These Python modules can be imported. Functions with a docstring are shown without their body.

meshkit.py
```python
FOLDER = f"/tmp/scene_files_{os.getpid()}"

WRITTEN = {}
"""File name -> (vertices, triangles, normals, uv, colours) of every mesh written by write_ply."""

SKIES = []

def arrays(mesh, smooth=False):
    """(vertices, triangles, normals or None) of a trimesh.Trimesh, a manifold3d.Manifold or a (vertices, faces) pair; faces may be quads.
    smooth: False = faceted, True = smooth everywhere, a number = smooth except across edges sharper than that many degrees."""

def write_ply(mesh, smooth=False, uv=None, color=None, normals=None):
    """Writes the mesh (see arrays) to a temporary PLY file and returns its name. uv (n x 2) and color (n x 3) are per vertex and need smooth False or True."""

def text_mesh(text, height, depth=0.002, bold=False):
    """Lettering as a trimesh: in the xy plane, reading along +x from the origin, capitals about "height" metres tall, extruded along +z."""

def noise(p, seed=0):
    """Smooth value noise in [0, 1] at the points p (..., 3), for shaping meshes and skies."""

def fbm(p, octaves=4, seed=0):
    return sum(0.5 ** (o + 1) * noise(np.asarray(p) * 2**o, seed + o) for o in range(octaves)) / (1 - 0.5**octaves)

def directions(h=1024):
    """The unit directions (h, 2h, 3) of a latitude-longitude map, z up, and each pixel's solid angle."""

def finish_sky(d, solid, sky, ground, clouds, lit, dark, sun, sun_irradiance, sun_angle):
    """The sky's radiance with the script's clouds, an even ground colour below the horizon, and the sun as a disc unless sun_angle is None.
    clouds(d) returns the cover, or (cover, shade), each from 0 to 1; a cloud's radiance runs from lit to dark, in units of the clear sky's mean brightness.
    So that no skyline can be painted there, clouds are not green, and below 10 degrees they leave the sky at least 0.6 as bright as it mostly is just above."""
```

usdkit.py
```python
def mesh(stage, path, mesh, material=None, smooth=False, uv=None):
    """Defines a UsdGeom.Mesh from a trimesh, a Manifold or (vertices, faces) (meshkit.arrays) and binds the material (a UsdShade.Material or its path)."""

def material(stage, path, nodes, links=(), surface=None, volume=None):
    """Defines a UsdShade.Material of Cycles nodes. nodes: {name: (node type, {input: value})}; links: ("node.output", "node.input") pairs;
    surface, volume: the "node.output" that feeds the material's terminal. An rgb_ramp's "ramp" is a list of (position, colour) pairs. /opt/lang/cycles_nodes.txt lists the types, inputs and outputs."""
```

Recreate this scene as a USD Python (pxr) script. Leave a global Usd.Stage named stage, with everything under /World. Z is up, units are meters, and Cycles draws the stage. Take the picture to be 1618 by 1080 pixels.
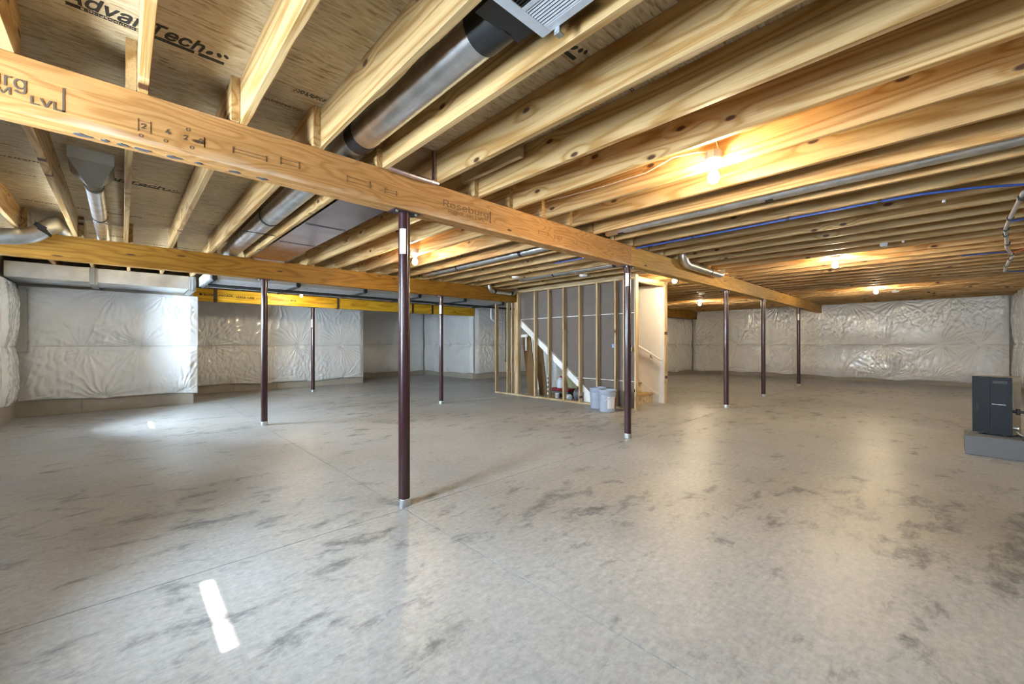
import math, random, sys
import numpy as np, trimesh
import usdkit, meshkit
from pxr import Usd, UsdGeom, UsdLux, UsdShade, Gf, Sdf, Vt

stage = Usd.Stage.CreateInMemory()
UsdGeom.SetStageUpAxis(stage, "Z"); UsdGeom.SetStageMetersPerUnit(stage, 1.0)
UsdGeom.Xform.Define(stage, "/World"); UsdGeom.Scope.Define(stage, "/World/Looks")
PI = math.pi
rng = np.random.default_rng(7)

# ------------------------------------------------------------------ camera
YAW, PITCH, ROLL = 0.7612, 0.0032, -0.0014
cam = UsdGeom.Camera.Define(stage, "/World/camera")
r0 = np.array([math.cos(YAW), -math.sin(YAW), 0]); f0 = np.array([math.sin(YAW), math.cos(YAW), 0]); u0 = np.array([0, 0, 1.0])
fw = f0*math.cos(PITCH)+u0*math.sin(PITCH); up = -f0*math.sin(PITCH)+u0*math.cos(PITCH)
rt = r0*math.cos(ROLL)+up*math.sin(ROLL); up = -r0*math.sin(ROLL)+up*math.cos(ROLL)
M = Gf.Matrix4d(*rt, 0, *up, 0, *(-fw), 0, 0, 0, 1.163, 1)
cam.AddTransformOp().Set(M)
cam.CreateHorizontalApertureAttr(36.0); cam.CreateVerticalApertureAttr(24.03)
cam.CreateFocalLengthAttr(36.0*645.73/1618.0)
cam.CreateClippingRangeAttr(Gf.Vec2f(0.02, 200)); cam.CreateExposureAttr(2.22)
# ------------------------------------------------------------------ sky, sun, daylight at the two windows of the left wall
SKY, SUN, WIN = 0.6, 5.0, 23.5
BULB = 250.0
dome = UsdLux.DomeLight.Define(stage, "/World/sky"); dome.CreateIntensityAttr(SKY); dome.CreateColorAttr(Gf.Vec3f(0.80, 0.90, 1.0))
sun = UsdLux.DistantLight.Define(stage, "/World/sun"); sun.CreateIntensityAttr(SUN); sun.CreateAngleAttr(0.53); sun.CreateNormalizeAttr(True); sun.CreateColorAttr(Gf.Vec3f(1, .97, .93))
SUN_EL = 35.0
sun.AddRotateYOp().Set(-(90-SUN_EL))         # shines towards +X and down, through the left wall's windows
WZ = (1.070, 2.10); WH = (1.46, 2.10)
WINDOWS = [(-1.02, -.30, WH), (1.86, 2.50, WZ), (5.20, 6.50, WH), (7.50, 8.22, WZ)]; WGAIN = (.6, 1.05, .34, 1.5)
XL = -1.25                                    # inner face of the left wall
for i, (a, b, wz) in enumerate(WINDOWS):
    L = UsdLux.RectLight.Define(stage, f"/World/window_daylight_{i+1}")
    L.CreateWidthAttr(wz[1]-wz[0]); L.CreateHeightAttr(b-a); L.CreateIntensityAttr(WIN*WGAIN[i]); L.CreateColorAttr(Gf.Vec3f(0.67, 0.85, 1.0))
    L.AddTranslateOp().Set(Gf.Vec3d(XL-.10, (a+b)/2, (wz[0]+wz[1])/2)); L.AddRotateYOp().Set(-90.0)

# ------------------------------------------------------------------ helpers
class MB:
    """collects closed pieces into one mesh (world coordinates)"""
    def __init__(s): s.v, s.f, s.n = [], [], 0
    def add(s, v, f):
        v = np.asarray(v, float); f = np.asarray(f, int)
        if f.shape[1] == 4: f = np.vstack([f[:, [0, 1, 2]], f[:, [0, 2, 3]]])
        a, b, c = v[f[:, 0]], v[f[:, 1]], v[f[:, 2]]
        ctr = v.mean(0)
        if np.einsum('ij,ij->i', a-ctr, np.cross(b-ctr, c-ctr)).sum() < 0: f = f[:, ::-1]
        s.v.append(v); s.f.append(f+s.n); s.n += len(v); return s
    def tm(s, m): return s.add(m.vertices, m.faces)
    def prism(s, poly, a, b, axis):
        poly = np.asarray(poly, float); n = len(poly)
        V = np.zeros((2*n, 3)); o = {'x': (1, 2), 'y': (0, 2), 'z': (0, 1)}[axis]; k = 'xyz'.index(axis)
        V[:n, o[0]] = V[n:, o[0]] = poly[:, 0]; V[:n, o[1]] = V[n:, o[1]] = poly[:, 1]; V[:n, k] = a; V[n:, k] = b
        i = np.arange(n); j = (i+1) % n
        F = np.vstack([np.stack([i, j, j+n], 1), np.stack([i, j+n, i+n], 1)])
        t = np.arange(1, n-1)
        F = np.vstack([F, np.stack([0*t, t+1, t], 1), np.stack([0*t+n, t+n, t+1+n], 1)])
        return s.add(V, F)
    def bar(s, x0, x1, y0, y1, z0, z1, c=.003, axis=None):
        d = [x1-x0, y1-y0, z1-z0]; axis = axis or 'xyz'[int(np.argmax(d))]; k = 'xyz'.index(axis)
        lo, hi = [x0, y0, z0], [x1, y1, z1]; o = [i for i in range(3) if i != k]
        a0, a1, b0, b1 = lo[o[0]], hi[o[0]], lo[o[1]], hi[o[1]]; c = min(c, (a1-a0)/3, (b1-b0)/3)
        poly = [(a0+c, b0), (a1-c, b0), (a1, b0+c), (a1, b1-c), (a1-c, b1), (a0+c, b1), (a0, b1-c), (a0, b0+c)]
        return s.prism(poly, lo[k], hi[k], axis)
    def box(s, x0, x1, y0, y1, z0, z1):
        return s.prism([(x0, y0), (x1, y0), (x1, y1), (x0, y1)], z0, z1, 'z')
    def tube(s, pts, r, n=16, caps=True):
        pts = np.asarray(pts, float); m = len(pts); R = np.broadcast_to(np.asarray(r, float), (m,))
        T = np.gradient(pts, axis=0); T /= np.linalg.norm(T, axis=1)[:, None]+1e-12
        up = np.array([0, 0, 1.0]) if abs(T[0][2]) < .9 else np.array([1.0, 0, 0])
        A = np.cross(T[0], up); A /= np.linalg.norm(A); V = []
        th = np.linspace(0, 2*PI, n, endpoint=False)
        for i in range(m):
            A = A-T[i]*(A@T[i]); A /= np.linalg.norm(A); B = np.cross(T[i], A)
            V.append(pts[i]+R[i]*(np.cos(th)[:, None]*A+np.sin(th)[:, None]*B))
        V = np.vstack(V); F = []
        for i in range(m-1):
            k = np.arange(n); l = (k+1) % n
            F.append(np.stack([i*n+k, i*n+l, (i+1)*n+l, (i+1)*n+k], 1))
        F = np.vstack(F); F = np.vstack([F[:, [0, 1, 2]], F[:, [0, 2, 3]]])
        if caps:
            V = np.vstack([V, pts[0], pts[-1]]); k = np.arange(n); l = (k+1) % n
            F = np.vstack([F, np.stack([l, k, 0*k+m*n], 1), np.stack([(m-1)*n+k, (m-1)*n+l, 0*k+m*n+1], 1)])
        return s.add(V, F)
    def lathe(s, prof, at, n=24):
        """(radius, z) profile turned about a vertical axis through at"""
        prof = np.asarray(prof, float); th = np.linspace(0, 2*PI, n, endpoint=False); m = len(prof)
        V = np.stack([np.outer(prof[:, 0], np.cos(th)), np.outer(prof[:, 0], np.sin(th)), np.repeat(prof[:, 1][:, None], n, 1)], -1).reshape(-1, 3)+np.asarray(at)
        k = np.arange(n); l = (k+1) % n
        F = np.vstack([np.stack([i*n+k, i*n+l, (i+1)*n+l, (i+1)*n+k], 1) for i in range(m-1)])
        return s.add(V, F)
    def text(s, t, h, o, xd, yd, bold=True, depth=.0012, width=None, slant=0):
        m = meshkit.text_mesh(t, h, depth, bold); v = np.array(m.vertices)
        if width: v[:, 0] *= width/(v[:, 0].max()-v[:, 0].min())
        v[:, 0] += slant*v[:, 1]
        xd, yd = np.asarray(xd, float), np.asarray(yd, float); zd = np.cross(xd, yd)
        w = np.asarray(o)+v[:, :1]*xd+v[:, 1:2]*yd+v[:, 2:]*zd
        s.v.append(w); s.f.append(np.array(m.faces)+s.n); s.n += len(w); return s
    def mesh(s): return np.vstack(s.v), np.vstack(s.f)

USED, LOC = {}, {}
def path_for(name, parent):
    p = f"{parent}/{name}"; k = USED.get(p, 0); USED[p] = k+1
    return p if k == 0 else f"{p}_{k:03d}"
def tag(prim, label=None, cat=None, group=None, kind=None):
    prim = prim.GetPrim() if hasattr(prim, 'GetPrim') else prim
    for k, v in (('label', label), ('category', cat), ('group', group), ('kind', kind)):
        if v: prim.SetCustomDataByKey(k, v)
def thing(name, label, cat, loc=(0, 0, 0), group=None, kind=None):
    p = path_for(name, "/World"); x = UsdGeom.Xform.Define(stage, p); x.AddTranslateOp().Set(Gf.Vec3d(*map(float, loc)))
    LOC[p] = np.array(loc, float); tag(x, label, cat, group, kind); return p
def obj(name, mb, m, parent="/World", label=None, cat=None, group=None, kind=None, smooth=35):
    p = path_for(name, parent); v, f = mb.mesh() if isinstance(mb, MB) else mb
    top = "/".join(parent.split("/")[:3])
    off = LOC.get(top, np.zeros(3))
    if parent == "/World":                       # a one-mesh thing: its origin at the middle of its base
        v = np.asarray(v, float); off = np.array([*(v.min(0)+v.max(0))[:2]/2, v[:, 2].min()])
    g = usdkit.mesh(stage, p, (np.asarray(v)-off, f), m, smooth=smooth)
    if parent == "/World":
        g.AddTranslateOp().Set(Gf.Vec3d(*off))
    tag(g, label, cat, group, kind); return p
def arc(c, r, a0, a1, e1, e2, n=7):
    c, e1, e2 = map(lambda q: np.asarray(q, float), (c, e1, e2))
    return [c+r*(math.cos(t)*e1+math.sin(t)*e2) for t in np.linspace(a0, a1, n)]

# ------------------------------------------------------------------ materials
LK = "/World/Looks/"
def mat(name, nodes, links, surface="p.BSDF"):
    for kd, inp in nodes.values():
        if kd == 'map_range': inp.setdefault('clamp', True)
    return usdkit.material(stage, LK+name, nodes, links, surface=surface)
def plain(name, col, rough=.5, metal=0, coat=0, spec=.5, bump=0, bscale=40):
    nodes = {"p": ("principled_bsdf", dict(base_color=col, roughness=rough, metallic=metal, coat_weight=coat, specular_ior_level=spec)),
             "g": ("geometry", {}), "n": ("noise_texture", dict(scale=bscale, detail=3)),
             "m": ("mix_color", dict(a=tuple(c*.86 for c in col), b=tuple(min(1, c*1.1) for c in col)))}
    links = [("g.position", "n.vector"), ("n.fac", "m.fac"), ("m.result", "p.base_color")]
    if bump:
        nodes["b"] = ("bump", dict(strength=bump, distance=.01)); links += [("n.fac", "b.height"), ("b.normal", "p.normal")]
    return mat(name, nodes, links)

def wood(name, axis, light, dark, lines=22, freq=(5., .33), knots=.5, rough=.55, tone=.25, scuff=None, knot_scale=(2.6, 5.5), spec=.3, face='z'):
    k = 'xyz'.index(axis)
    def sc(al, ac): return tuple(al if i == k else ac for i in range(3))
    nodes = {
        "g": ("geometry", {}), "o": ("object_info", {}),
        "ro": ("math", dict(math_type="multiply", value2=57.0)),
        "cv": ("combine_xyz", {}), "ad": ("vector_math", dict(math_type="add")),
        "mp": ("mapping", dict(scale=sc(freq[1], freq[0]))),
        "n1": ("noise_texture", dict(scale=1.0, detail=1.5, roughness=.45)),
        "mu": ("math", dict(math_type="multiply", value2=float(lines))), "si": ("math", dict(math_type="sine")),
        "mr": ("map_range", dict(from_min=-1, from_max=1)),
        "pw": ("math", dict(math_type="power", value2=2.2)),
        "mf": ("mapping", dict(scale=sc(3., 150.))), "nf": ("noise_texture", dict(scale=1.0, detail=2)),
        "mx": ("mix_color", dict(a=light, b=dark)),
        "fm": ("map_range", dict(from_min=.3, from_max=.7, to_min=.82, to_max=1.08)),
        "fx": ("mix_color", dict(blend_type="multiply", fac=1.0, use_clamp_result=False)),
        "tn": ("map_range", dict(from_min=0, from_max=1, to_min=1-tone, to_max=1+tone*.35)),
        "tx": ("mix_color", dict(blend_type="multiply", fac=1.0, use_clamp_result=False)),
        "mb": ("mapping", dict(scale=sc(.5, 3.))), "nb": ("noise_texture", dict(scale=1.0, detail=2)),
        "bm": ("map_range", dict(from_min=.3, from_max=.7, to_min=.80, to_max=1.12)),
        "bx": ("mix_color", dict(blend_type="multiply", fac=1.0, use_clamp_result=False)),
        "sp": ("separate_xyz", {}), "kv": ("combine_xyz", {}), "mk": ("mapping", dict(scale=(knot_scale[0], knot_scale[1], 0))), "vk": ("voronoi_texture", dict(dimensions="2D", scale=1.0, randomness=1.0)),
        "kw": ("map_range", dict(from_min=.06, from_max=.36, to_min=.07, to_max=0)), "ka": ("math", dict(math_type="add")), "kwm": ("math", dict(math_type="multiply")),
        "kd": ("map_range", dict(from_min=.055, from_max=.10, to_min=1, to_max=0)),
        "kc": ("separate_color", {}), "kt": ("math", dict(math_type="less_than", value2=float(knots))),
        "km": ("math", dict(math_type="multiply")),
        "kx": ("mix_color", dict(b=(.07, .028, .012))),
        "bp": ("bump", dict(strength=.25, distance=.004)),
        "p": ("principled_bsdf", dict(roughness=rough, specular_ior_level=spec)),
    }
    links = [("o.random", "ro.value1"), ("ro.value", "cv.x"), ("ro.value", "cv.y"), ("ro.value", "cv.z"), ("g.position", "ad.vector1"), ("cv.vector", "ad.vector2"),
             ("ad.vector", "mp.vector"), ("mp.vector", "n1.vector"), ("n1.fac", "ka.value1"), ("vk.distance", "kw.value"), ("kw.result", "kwm.value1"), ("kt.value", "kwm.value2"), ("kwm.value", "ka.value2"), ("ka.value", "mu.value1"), ("mu.value", "si.value1"), ("si.value", "mr.value"), ("mr.result", "pw.value1"), ("pw.value", "mx.fac"),
             ("ad.vector", "mf.vector"), ("mf.vector", "nf.vector"), ("nf.fac", "fm.value"), ("mx.result", "fx.a"), ("fm.result", "fx.b"),
             ("o.random", "tn.value"), ("fx.result", "tx.a"), ("tn.result", "tx.b"),
             ("ad.vector", "mb.vector"), ("mb.vector", "nb.vector"), ("nb.fac", "bm.value"), ("tx.result", "bx.a"), ("bm.result", "bx.b"),
             ("ad.vector", "sp.vector"), (f"sp.{axis}", "kv.x"), (f"sp.{face}", "kv.y"), ("kv.vector", "mk.vector"), ("mk.vector", "vk.vector"), ("vk.distance", "kd.value"), ("vk.color", "kc.color"), ("kc.r", "kt.value1"),
             ("kd.result", "km.value1"), ("kt.value", "km.value2"), ("km.value", "kx.fac"), ("bx.result", "kx.a"),
             ("nf.fac", "bp.height"), ("bp.normal", "p.normal")]
    out = "kx.result"
    if scuff:                                    # pale rubbed patches, mostly along the beam's lower edge
        z0, z1, col = scuff
        nodes |= {"sz": ("separate_xyz", {}), "sm0": ("map_range", dict(from_min=z0, from_max=z1, to_min=.27, to_max=.0)), "sm1": ("map_range", dict(from_min=z0-.003, from_max=z0, to_min=.0, to_max=1.)), "sm": ("math", dict(math_type="multiply")),
                  "ms": ("mapping", dict(scale=sc(1.6, 14.))), "ns": ("noise_texture", dict(scale=1.0, detail=4, roughness=.65)),
                  "sa": ("math", dict(math_type="add")), "sr": ("map_range", dict(from_min=.62, from_max=1.0, to_min=0, to_max=.85)),
                  "sx": ("mix_color", dict(b=col))}
        links += [("g.position", "sz.vector"), ("sz.z", "sm0.value"), ("sz.z", "sm1.value"), ("sm0.result", "sm.value1"), ("sm1.result", "sm.value2"), ("g.position", "ms.vector"), ("ms.vector", "ns.vector"), ("ns.fac", "sa.value1"), ("sm.value", "sa.value2"),
                  ("sa.value", "sr.value"), ("sr.result", "sx.fac"), (out, "sx.a")]
        out = "sx.result"
    links.append((out, "p.base_color"))
    return mat(name, nodes, links)

PINE_Y = wood("pine_joist", 'y', (.54, .355, .162), (.385, .208, .066), knots=.36, lines=80)
PINE_Z = wood("pine_stud", 'z', (.60, .45, .27), (.44, .29, .14), knots=.25, lines=60, face='y')
PINE_X = wood("pine_plate", 'x', (.64, .46, .25), (.41, .25, .10), knots=.3, lines=70)
PINE_YS = wood("pine_sill", 'y', (.60, .46, .28), (.42, .28, .14), knots=.3, lines=70)
LVL = wood("laminated_beam", 'x', (.55, .285, .10), (.43, .20, .060), lines=70, freq=(9., 1.7), knots=.07, tone=.08, scuff=(2.112, 2.16, (.60, .49, .38)), knot_scale=(3.0, 9.))
LVL2 = wood("laminated_beam_amber", 'x', (.32, .152, .018), (.24, .102, .010), lines=60, freq=(6., .7), knots=.22, tone=.1, knot_scale=(1.8, 9.))
LVL2R = wood("laminated_beam_golden", 'x', (.60, .36, .10), (.49, .27, .065), lines=60, freq=(6., .7), knots=.2, tone=.05, knot_scale=(1.8, 9.))
LVLY = wood("laminated_beam_yellow", 'x', (.80, .46, .035), (.62, .31, .015), lines=40, freq=(5., .6), knots=.1, tone=.05, rough=.38)
TREAD = wood("stair_pine", 'x', (.66, .47, .23), (.46, .27, .10), knots=.2, lines=60, face='y')

OSB = mat("strand_board", {
    "g": ("geometry", {}), "m1": ("mapping", dict(scale=(13., 95., 20.))), "nd": ("noise_texture", dict(scale=6., detail=2)), "da": ("vector_math", dict(math_type="multiply_add", vector2=(.03, .022, 0))),
    "v1": ("voronoi_texture", dict(scale=1.0)), "c1": ("separate_color", {}),
    "m2": ("mapping", dict(scale=(24., 120., 20.), rotation=(0, 0, .4))), "v2": ("voronoi_texture", dict(scale=1.0)), "c2": ("separate_color", {}),
    "mm": ("mix_float", dict(fac=.45)), "r": ("rgb_ramp", {"ramp": [(0, (.22, .145, .075)), (.2, (.43, .32, .18)), (.5, (.53, .42, .26)), (.85, (.60, .49, .33)), (1, (.67, .57, .41))]}),
    "nb": ("noise_texture", dict(scale=1.3, detail=3)), "bm": ("map_range", dict(from_min=.3, from_max=.7, to_min=.82, to_max=1.1)), "bx": ("mix_color", dict(blend_type="multiply", fac=1.0, use_clamp_result=False)),
    "bp": ("bump", dict(strength=.3, distance=.004)), "p": ("principled_bsdf", dict(roughness=.6, specular_ior_level=.25))},
    [("g.position", "nd.vector"), ("nd.color", "da.vector1"), ("g.position", "da.vector3"), ("da.vector", "m1.vector"), ("da.vector", "m2.vector"),
     ("m1.vector", "v1.vector"), ("m2.vector", "v2.vector"), ("v1.color", "c1.color"), ("v2.color", "c2.color"), ("c1.r", "mm.a"), ("c2.g", "mm.b"), ("mm.result", "r.fac"),
     ("g.position", "nb.vector"), ("nb.fac", "bm.value"), ("r.color", "bx.a"), ("bm.result", "bx.b"), ("bx.result", "p.base_color"), ("mm.result", "bp.height"), ("bp.normal", "p.normal")])

FLOOR = mat("trowelled_concrete", {
    "g": ("geometry", {}),
    "n1": ("noise_texture", dict(scale=.6, detail=6, roughness=.6)), "r1": ("rgb_ramp", {"ramp": [(0, (.25, .254, .258)), (.38, (.34, .344, .348)), (.55, (.405, .409, .412)), (1, (.50, .505, .51))]}),
    "nw": ("noise_texture", dict(scale=.4, detail=4)), "wr": ("map_range", dict(from_min=.46, from_max=.70, to_min=0, to_max=.6)), "wx": ("mix_color", dict(blend_type="multiply", b=(1.0, .86, .66))),
    "nl": ("noise_texture", dict(scale=.42, detail=3)), "lr": ("map_range", dict(from_min=.38, from_max=.62, to_min=-.07, to_max=.035)),
    "md": ("mapping", dict(scale=(1.0, 1.9, 1), rotation=(0, 0, .30))), "n2": ("noise_texture", dict(scale=2.9, detail=11, roughness=.72, distortion=.3)), "al": ("math", dict(math_type="add")), "r2": ("map_range", dict(from_min=.525, from_max=.65, to_min=0, to_max=.82)),
    "dx": ("mix_color", dict(b=(.105, .112, .12))),
    "mt": ("mapping", dict(scale=(6, 24, 1), rotation=(0, 0, .55))), "n3": ("noise_texture", dict(scale=1.6, detail=7, roughness=.75)), "r3": ("map_range", dict(from_min=.3, from_max=.7, to_min=.84, to_max=1.12)),
    "tx": ("mix_color", dict(blend_type="multiply", fac=1.0, use_clamp_result=False)),
    "n4": ("noise_texture", dict(scale=30., detail=6, roughness=.75)), "r4": ("map_range", dict(from_min=.32, from_max=.68, to_min=.78, to_max=1.15)), "sx": ("mix_color", dict(blend_type="multiply", fac=1.0, use_clamp_result=False)),
    "rr": ("map_range", dict(from_min=.3, from_max=.7, to_min=.30, to_max=.50)),
    "bp": ("bump", dict(strength=.10, distance=.003)), "p": ("principled_bsdf", dict(specular_ior_level=.40))},
    [("g.position", "n1.vector"), ("n1.fac", "r1.fac"), ("g.position", "nw.vector"), ("nw.fac", "wr.value"), ("wr.result", "wx.fac"), ("r1.color", "wx.a"),
     ("g.position", "md.vector"), ("md.vector", "n2.vector"), ("g.position", "nl.vector"), ("nl.fac", "lr.value"), ("n2.fac", "al.value1"), ("lr.result", "al.value2"), ("al.value", "r2.value"), ("r2.result", "dx.fac"), ("wx.result", "dx.a"),
     ("g.position", "mt.vector"), ("mt.vector", "n3.vector"), ("n3.fac", "r3.value"), ("dx.result", "tx.a"), ("r3.result", "tx.b"),
     ("g.position", "n4.vector"), ("n4.fac", "r4.value"), ("tx.result", "sx.a"), ("r4.result", "sx.b"), ("sx.result", "p.base_color"),
     ("n3.fac", "rr.value"), ("rr.result", "p.roughness"), ("n4.fac", "bp.height"), ("bp.normal", "p.normal")])

CONC = plain("wall_concrete", (.37, .335, .28), .8, bump=.3, bscale=9)
BLOCKM = plain("block_concrete", (.165, .172, .185), .9, bump=.5, bscale=70)
POLY = mat("white_poly_film", {
    "g": ("geometry", {}), "n": ("noise_texture", dict(scale=22., detail=4)), "n2": ("noise_texture", dict(scale=2., detail=2)),
    "m": ("mix_color", dict(a=(.66, .665, .67), b=(.80, .80, .80))), "b": ("bump", dict(strength=.10, distance=.01)),
    "p": ("principled_bsdf", dict(roughness=.17, specular_ior_level=.8, coat_weight=.7, coat_roughness=.07))},
    [("g.position", "n.vector"), ("g.position", "n2.vector"), ("n2.fac", "m.fac"), ("m.result", "p.base_color"), ("n.fac", "b.height"), ("b.normal", "p.normal")])
def metal(name, col, rough, bump=.0, spangle=9.):
    nodes = {"g": ("geometry", {}), "v": ("noise_texture", dict(scale=spangle, detail=3)), "m": ("mix_color", dict(a=tuple(c*.93 for c in col), b=tuple(min(1, c*1.05) for c in col))),
             "rm": ("map_range", dict(from_min=.3, from_max=.7, to_min=rough*.94, to_max=rough*1.08)), "b": ("bump", dict(strength=bump, distance=.01)), "p": ("principled_bsdf", dict(metallic=1.0))}
    return mat(name, nodes, [("g.position", "v.vector"), ("v.fac", "m.fac"), ("m.result", "p.base_color"), ("v.fac", "rm.value"), ("rm.result", "p.roughness"), ("v.fac", "b.height"), ("b.normal", "p.normal")])
GALV = metal("galvanised_steel", (.70, .73, .76), .30, .0)
GALVT = metal("trunk_galvanised", (.84, .86, .88), .33, .0, 4.)
GALV_D = metal("galvanised_steel_dull", (.42, .42, .40), .42, .05)
FOIL = metal("reflective_panning_foil", (.62, .56, .63), .20, .12, 5.)
FOILP = metal("foil_edge_film", (.74, .62, .72), .22, .25, 14.)
ZINC = metal("zinc_collar", (.55, .58, .60), .38, .2, 60.)
MAROON = plain("maroon_post_paint", (.034, .009, .013), .30, coat=.4, bscale=30)
MAROOND = plain("dark_plate_paint", (.03, .014, .022), .4)
BLACK = plain("black_tape", (.012, .012, .013), .45)
IRON = plain("black_pipe_iron", (.02, .021, .022), .45)
TAGW = plain("white_paper_tag", (.74, .75, .77), .6)
INK = plain("black_stamp_ink", (.022, .018, .014), .7)
INKD = plain("worn_stamp_ink", (.10, .065, .04), .7)
INKF = plain("faded_stamp_ink", (.16, .085, .035), .7)
INKY = plain("faint_beam_ink", (.36, .19, .02), .6)
DRY = plain("drywall_back_paper", (.155, .130, .115), .85, bscale=3)
DRYW = plain("painted_white_drywall", (.86, .84, .80), .6)
WHITE = plain("white_trim_paint", (.80, .80, .80), .4)
TAPE = plain("white_joint_edge", (.78, .78, .79), .6)
REG = plain("white_register_enamel", (.46, .475, .51), .35)
DARKIN = plain("dark_opening", (.02, .02, .022), .8)
PORC = plain("white_porcelain", (.78, .76, .72), .3)
GREYBOX = plain("grey_octagon_box", (.36, .35, .33), .45)
BLUE = plain("blue_tubing", (.035, .085, .36), .35)
RED = plain("red_tubing", (.50, .10, .06), .4)
GREYT = plain("grey_tubing", (.42, .43, .47), .35)
PAIL = plain("pail_plastic", (.36, .40, .50), .4)
CHAR = plain("charcoal_enamel", (.010, .0125, .018), .55, spec=.3)
STEEL = metal("bare_appliance_steel", (.52, .49, .45), .38, .05)
CARD = plain("brown_hardboard", (.17, .095, .032), .7, bscale=4)
GOLD = plain("yellow_insulation_board", (.50, .34, .08), .8, bscale=5)
REDB = plain("red_plastic", (.26, .02, .03), .4)
TUBD = plain("dark_grey_plastic", (.10, .105, .12), .5)
PVC = plain("white_pvc", (.78, .79, .80), .3)
SHEET = plain("clear_plastic_sheet", (.58, .60, .66), .25)
BULBM = mat("lit_bulb", {"e": ("emission", dict(color=(1.0, .81, .53), strength=BULB))}, [], "e.emission")
PANE = mat("window_glass", {"t": ("transparent_bsdf", {}), "s": ("glossy_bsdf", dict(roughness=.0)), "f": ("fresnel", dict(IOR=1.3)), "m": ("mix_closure", {})},
           [("f.fac", "m.fac"), ("t.BSDF", "m.closure1"), ("s.BSDF", "m.closure2")], "m.closure")

# ------------------------------------------------------------------ dimensions
ZJ, ZT = 2.3485, 2.5835          # joist underside, subfloor underside
B1Z = 2.107                       # main beam underside
Y1, Y2 = 2.666, 6.67              # beam centre lines
XF, YN = 16.13, -1.32             # far wall, near (right-hand) wall
KX = lambda k: .049+.4064*k       # left face of the k-th near joist
JW = .039

# ------------------------------------------------------------------ floor
fl = thing("floor", "grey trowelled concrete slab with dark burnished patches", None, kind="structure")
xs = [-1.5, 1.437, 7.86, 16.4]; ys = [-1.6, 2.606, 6.68, 13.7]
for i in range(3):
    for j in range(3):
        g = .0035
        obj("slab", MB().bar(xs[i]+g, xs[i+1]-g, ys[j]+g, ys[j+1]-g, -.12, 0, .0015, 'x'), FLOOR, fl, smooth=False)
obj("joint_filler", MB().box(-1.5, 16.4, -1.6, 13.7, -.14, -.012), plain("joint_shadow_filler", (.27, .21, .13), .9), fl, smooth=False)

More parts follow.
